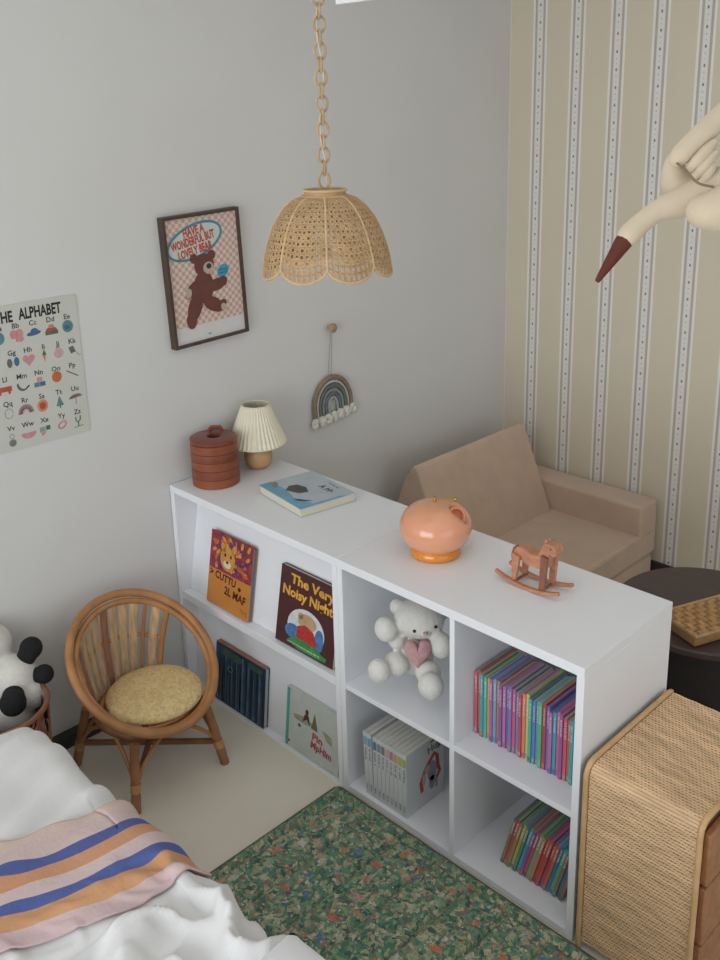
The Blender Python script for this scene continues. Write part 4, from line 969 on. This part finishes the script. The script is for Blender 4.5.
# ------------------------------------------------------------------ quilted mat
t = thing('quilted_mat', 'green floral quilted floor mat in front of the cube shelf', 'mat', (1.15, -.5, 0))
RX0, RX1, RY0, RY1 = .722, 1.60, -1.05, -.014
q = MB(); nx, ny = 176, 208; vs = []
for j in range(ny+1):
    for i in range(nx+1):
        x = RX0+(RX1-RX0)*i/nx; y = RY0+(RY1-RY0)*j/ny
        e = min(x-RX0, RX1-x, y-RY0, RY1-y); z = .030*(1-math.exp(-max(e, 0)/.007))
        bord = .035
        f = lambda d_: math.exp(-(d_/.007)**2)
        s_ = 0
        if min(y-RY0, RY1-y) >= bord-.002: s_ = max(s_, f(abs(((x-RX0-bord+.055) % .11)-.055)))
        s_ = max(s_, f(abs(min(y-RY0, RY1-y)-bord)), f(abs((x-RX0)-bord)))
        z -= .013*s_*(1 if e > .01 else 0); z += .0035*noise.noise(Vector((x*22, y*22, 0)))*(min(1, e/.03))
        xx = x+.004*noise.noise(Vector((y*9, 2, 0)))*(1 if e < .02 else 0); vs.append((xx, y, max(.001, z)))
q.add(vs, [(j*(nx+1)+i, j*(nx+1)+i+1, (j+1)*(nx+1)+i+1, (j+1)*(nx+1)+i) for j in range(ny) for i in range(nx)])
MF = floral()
make('quilt_top', q, MF, t, smooth=180, mods=[('SOLIDIFY', dict(thickness=.001, offset=-1))])
make('piped_edge', MB().tube([(RX0+.003, RY0, .012), (RX0+.003, RY1-.012, .012), (RX0+.012, RY1-.003, .012), (RX1-.003, RY1-.003, .012), (RX1-.003, RY0, .012)], .0055, 8), mat('binding_green', '5f6a52', .9, .2, 90), t)

# ------------------------------------------------------------------ bed with duvet, throw and pillow
BX0, BY0, ZT = .36, -.655, .395     # bed corner nearest the chair, height of the bedding
t = thing('bed', 'low single bed under the white duvet in the near left corner', 'bed', (1.4, -1.2, 0))
make('mattress', MB().box(BX0+.03, 2.25, -1.75, BY0-.03, .16, ZT-.035), mat('mattress_ticking', 'd8d6d0', .9, .03), t, bevel=.03, seg=4)
make('bed_base', MB().box(BX0+.04, 2.25, -1.75, BY0-.04, .05, .16), mat('base_oak', 'b08a62', .6, .15), t, bevel=.004)
for x_, y_ in ((.52, -.78), (2.18, -.78), (.52, -1.7), (2.18, -1.7)): make('leg', MB().box(x_, x_+.05, y_-.05, y_, 0, .05), MATS['base_oak'], t)
RR = .075
def fold(x, y):
    n1 = noise.noise(Vector((x*2.1, y*5.0, .3)))*.012 + noise.noise(Vector((x*7, y*11, 4)))*.005
    cr = 0
    k = max(0, min(1, (x-y*.0-.93)/.2))
    rid = math.exp(-(noise.noise(Vector((x*5.0+y*3, y*5.5-x*4, 9)))/.13)**2)
    rid2 = math.exp(-(noise.noise(Vector((x*8.0-y*5, y*6+x*4, 3)))/.12)**2)
    rid3 = math.exp(-(noise.noise(Vector((x*13-y*7, y*10+x*6, 6)))/.10)**2)
    cr += k*(.036*rid+.020*rid2+.009*rid3-.022)
    k2 = 1-max(0, min(1, (x-.80)/.2))
    cr += k2*(.009*math.sin(x*70+y*26+4*noise.noise(Vector((x*3, y*3, 1))))*(.6+.8*noise.noise(Vector((x*5, y*5, 7)))))
    cr += k*.010*noise.noise(Vector((x*15, y*13, 5)))
    return n1+cr
def surf(u, v, off=0):
    # u, v are distances inwards (+) or over the edge (-) from the foot end and from the open side
    def roll(d):      # returns horizontal offset, drop
        if d >= 0: return d, 0
        a = -d/RR
        if a < PI/2*.92: return -RR*math.sin(a), RR*(1-math.cos(a))
        e = -d-RR*PI/2*.92; return -RR*.99-e*.10, RR*.87+e*.99
    hu, du = roll(u); hv, dv = roll(v)
    x = BX0+RR+hu; y = BY0-RR-hv
    z = ZT+.02+fold(x, y)-((du**2+dv**2)**.5 if (du and dv) else du+dv)
    w_ = .010*noise.noise(Vector((x*9, y*9, z*7)))
    if du: x -= w_
    if dv: y += w_*1.3
    if off: 
        return Vector((x-(off*min(1, du/RR)), y+off*min(1, dv/RR), z+off))
    return Vector((x, y, z))
def sheet(u0, u1, v0, v1, nu, nv, off=0, fn=None):
    m = MB(); vs = []
    for j in range(nv+1):
        for i in range(nu+1):
            a, b_ = i/nu, j/nv
            if fn: uu, vv = fn(a, b_)
            else: uu, vv = u0+(u1-u0)*a, v0+(v1-v0)*b_
            vs.append(surf(uu, vv, off)); m.uv[len(vs)-1] = (a, b_)
    m.add(vs, [(j*(nu+1)+i, (j+1)*(nu+1)+i, (j+1)*(nu+1)+i+1, j*(nu+1)+i+1) for j in range(nv) for i in range(nu)]); return m
MD = mat('white_cotton_bedding', 'e6e5e4', .85, .015, 20, .12, 120, sheen=.2)
d = sheet(-.23, 1.85, -.24, .90, 290, 190)
o = make('duvet', d, MD, None, smooth=180, mods=[('SOLIDIFY', dict(thickness=.012, offset=-1))])
tag(o, 'white crumpled cotton duvet spread over the bed and down its side', 'duvet')
def thr(a, b_):
    v = -.085+.62*b_
    s_ = .5*(v+math.sqrt(v*v+.002)); u = (.362+a*.275) - .28*s_ + .014*math.sin(v*11+1)*(s_/(s_+.05))
    return u, v
o = make('throw_blanket', sheet(0, 0, 0, 0, 70, 130, .007, thr), striped_throw(), None, smooth=180, mods=[('SOLIDIFY', dict(thickness=.004, offset=1))])
tag(o, 'thin throw blanket with pink, blue and orange stripes across the white duvet', 'blanket')
t = thing('pillow', 'plump white pillow corner at the bottom edge beside the mat', 'pillow', (1.6, -.85, ZT))
pl = MB(); NP_ = 40; vs = []
pw, ph_ = .26, .19
ax = Vector((1, .03, 0)).normalized(); ay = Vector((-.12, 1, .0)).normalized()
pc_ = Vector((1.362, -.706, ZT+.108))+ax*pw-ay*ph_
for sgn in (1, -1):
    for j in range(NP_+1):
        for i in range(NP_+1):
            a = -1+2*i/NP_; b_ = -1+2*j/NP_
            h_ = .06*(max(0, (1-a**4))*max(0, (1-b_**4)))**.55
            p = pc_+ax*a*pw*(1-.10*(1-b_*b_)*0-.06*(b_**2*0))*1+ay*b_*ph_*(1-.05*(1-a*a))+Vector((0, 0, sgn*h_))
            vs.append(p)
nn = (NP_+1)**2; fs = []
for j in range(NP_):
    for i in range(NP_):
        q0 = j*(NP_+1)+i; fs.append((q0, q0+1, q0+NP_+2, q0+NP_+1)); fs.append((nn+q0, nn+q0+NP_+1, nn+q0+NP_+2, nn+q0+1))
pl.add(vs, fs)
make('pillowcase', pl, mat('bright_white_cotton', 'ececee', .85, .01, 20, .1, 90), t, smooth=180)

# ------------------------------------------------------------------ fabric crane hanging
CR = {'head': ([1.7045, -0.3804, 1.5903],), 'beak': [([1.6867, -0.4195, 1.5387], 0.003), ([1.6905, -0.4105, 1.5512], 0.0055), ([1.6955, -0.3989, 1.5672], 0.0083), ([1.7005, -0.3873, 1.5832], 0.0111), ([1.7029, -0.3825, 1.5892], 0.0116)], 'neck': [([1.7018, -0.385, 1.5856], 0.0113), ([1.7053, -0.3776, 1.5951], 0.0144), ([1.7141, -0.3627, 1.6098], 0.0132), ([1.7251, -0.3467, 1.622], 0.0138), ([1.7396, -0.3289, 1.63], 0.0188), ([1.7552, -0.3105, 1.6367], 0.0239), ([1.769, -0.2939, 1.6434], 0.0276), ([1.7882, -0.2719, 1.65], 0.0302)], 'chest': [([1.7237, -0.3064, 1.6873], 0.0088), ([1.7193, -0.3014, 1.6745], 0.0138), ([1.7195, -0.2939, 1.6565], 0.0201), ([1.7291, -0.2894, 1.6439], 0.0226), ([1.7485, -0.2886, 1.6346], 0.0226), ([1.7717, -0.2971, 1.6289], 0.0226)], 'belly': [([1.766, -0.3332, 1.6268], 0.0151), ([1.78, -0.335, 1.6241], 0.0226), ([1.7937, -0.3209, 1.6249], 0.0289), ([1.812, -0.3009, 1.6289], 0.0339), ([1.8346, -0.2747, 1.6376], 0.0339)], 'wing': [([1.7282, -0.3194, 1.6807], 0.0088), ([1.7378, -0.3209, 1.6895], 0.0132), ([1.7464, -0.306, 1.7047], 0.0138), ([1.7585, -0.2857, 1.7245], 0.0144), ([1.7697, -0.2501, 1.7477], 0.0151), ([1.7873, -0.2224, 1.7723], 0.0151)], 'f1': [([1.7498, -0.3236, 1.6717], 0.005), ([1.7581, -0.3182, 1.6825], 0.0075), ([1.7644, -0.3066, 1.6952], 0.0075), ([1.7701, -0.2961, 1.7069], 0.0038)], 'f2': [([1.7566, -0.3202, 1.6632], 0.005), ([1.7643, -0.316, 1.6729], 0.0069), ([1.769, -0.3064, 1.6845], 0.0069), ([1.7734, -0.2982, 1.6938], 0.0038)], 'f3': [([1.7633, -0.3166, 1.6559], 0.0038), ([1.7696, -0.3146, 1.6633], 0.0063), ([1.7722, -0.3081, 1.6726], 0.0063), ([1.7746, -0.3034, 1.6784], 0.0031)], 'crease': [([1.7338, -0.3278, 1.6825], 0.0013), ([1.7557, -0.3403, 1.6705], 0.0015), ([1.771, -0.3376, 1.6576], 0.0016), ([1.7857, -0.325, 1.6525], 0.0016)], 'thread': [1.7697, -0.2501, 1.7477]}
t = thing('fabric_crane_hanging', 'cream fabric crane with dark red beak hanging before the striped wall', 'soft toy', tuple(CR['head'][0]))
MCR = mat('cream_fabric', 'c9b9a0', .85, .05, 20, .15, 60, sheen=.15); MBK = mat('maroon_felt', '5a2419', .8, .12, 40, .1, 200)
def skin(name, pts, m, nv=14, flat=1.0, vdir=None):
    P = [Vector(p) for p, r in pts]; R = [r for p, r in pts]
    # resample smoothly
    Q = []; RQ = []
    for i in range(len(P)-1):
        p0 = P[max(0, i-1)]; p1 = P[i]; p2 = P[i+1]; p3 = P[min(len(P)-1, i+2)]
        for k in range(6):
            s_ = k/6
            Q.append(.5*((2*p1)+(p2-p0)*s_+(2*p0-5*p1+4*p2-p3)*s_*s_+(3*p1-p0-3*p2+p3)*s_**3)); RQ.append(R[i]*(1-s_)+R[i+1]*s_)
    Q.append(P[-1]); RQ.append(R[-1])
    return MB().tube(Q, RQ, nv, flat=flat)
def mkc(n, m, t_, label=None):
    o = make(n, skin(n, CR[n.split(':')[0]] if False else CR[KEY], MCR), m, t_, smooth=180)
    return o
for KEY, nm, mm in (('beak', 'beak', MBK),):
    plabel(make('beak', skin('b', CR['beak'], MBK), MBK, t, smooth=180), 'dark red pointed beak')
body = MB()
for key in ('neck', 'chest', 'belly'):
    s_ = skin('x', CR[key], MCR, 18); body.add(s_.v, s_.f)
blob('body', body, MCR, t, .0025, 2)
make('wing', skin('w', CR['wing'], MCR), MCR, t, smooth=180)
for key in ('f1', 'f2', 'f3'): make('feather', skin('f', CR[key], MCR, 10), MCR, t, smooth=180)
make('crease_line', skin('s', CR['crease'], MCR, 8), mat('crease_shade_brown', '86705a', .9), t)  # thin brown tube drawing the shade in the fabric crease
make('hanging_thread', MB().tube([CR['thread'], (CR['thread'][0], CR['thread'][1], ZC)], .0008, 5), mat('thread_white', 'd8d4cc', .8), t)

# ------------------------------------------------------------------ camera, light, world
cam = bpy.data.cameras.new('camera'); co = bpy.data.objects.new('camera', cam); COL.objects.link(co); SC.camera = co
r = Vector((0.71072957, 0.70310156, -0.02262037)); u = Vector((-0.18110695, 0.21395422, 0.95990826)); dv = Vector((-0.67975271, 0.67813848, -0.27940017))
Mx = Matrix.Identity(4)
for i in range(3): Mx[i][0] = r[i]; Mx[i][1] = u[i]; Mx[i][2] = -dv[i]
Mx.translation = Vector((2.3200734536, -1.4643425356, 1.7567004935)); co.matrix_world = Mx
cam.sensor_fit = 'VERTICAL'; cam.sensor_height = 36; cam.sensor_width = 27; cam.lens = 955.07*36/960
cam.shift_x = -6.682/960; cam.shift_y = -95.805/960; cam.clip_start = .02
def area(name, loc, rot, sx, sy, power, col):
    l = bpy.data.lights.new(name, 'AREA'); l.shape = 'RECTANGLE'; l.size = sx; l.size_y = sy; l.energy = power; l.color = col
    o = bpy.data.objects.new(name, l); COL.objects.link(o); o.location = loc; o.rotation_euler = rot; return o
area('window_daylight', ((WX0+WX1)/2, YL-.02, (WZ0+WZ1)/2), (PI/2, 0, 0), WX1-WX0-.1, WZ1-WZ0-.1, 58, (.95, .98, 1))
area('front_fill_light', (XB+.02, (FY0+FY1)/2, (FZ0+FZ1)/2), (PI/2, 0, PI/2), FY1-FY0-.1, FZ1-FZ0-.1, 6, (1, .97, .93))  # added fill for the grey wall and sofa, no known window here
area('ceiling_fill_light', (1.7, -.1, ZC-.01), (0, 0, 0), 2.2, 2.2, 5, (1, .98, .95))  # added overhead fill to lift the dim areas, no known fixture
w = bpy.data.worlds.new('world'); SC.world = w; w.use_nodes = True
bg = w.node_tree.nodes['Background']; bg.inputs[0].default_value = (.75, .85, 1, 1); bg.inputs[1].default_value = 1.0
SC.view_settings.view_transform = 'Standard'; SC.view_settings.look = 'None'; SC.view_settings.gamma = 1; SC.view_settings.exposure = 0
SC.view_settings.use_curve_mapping = False
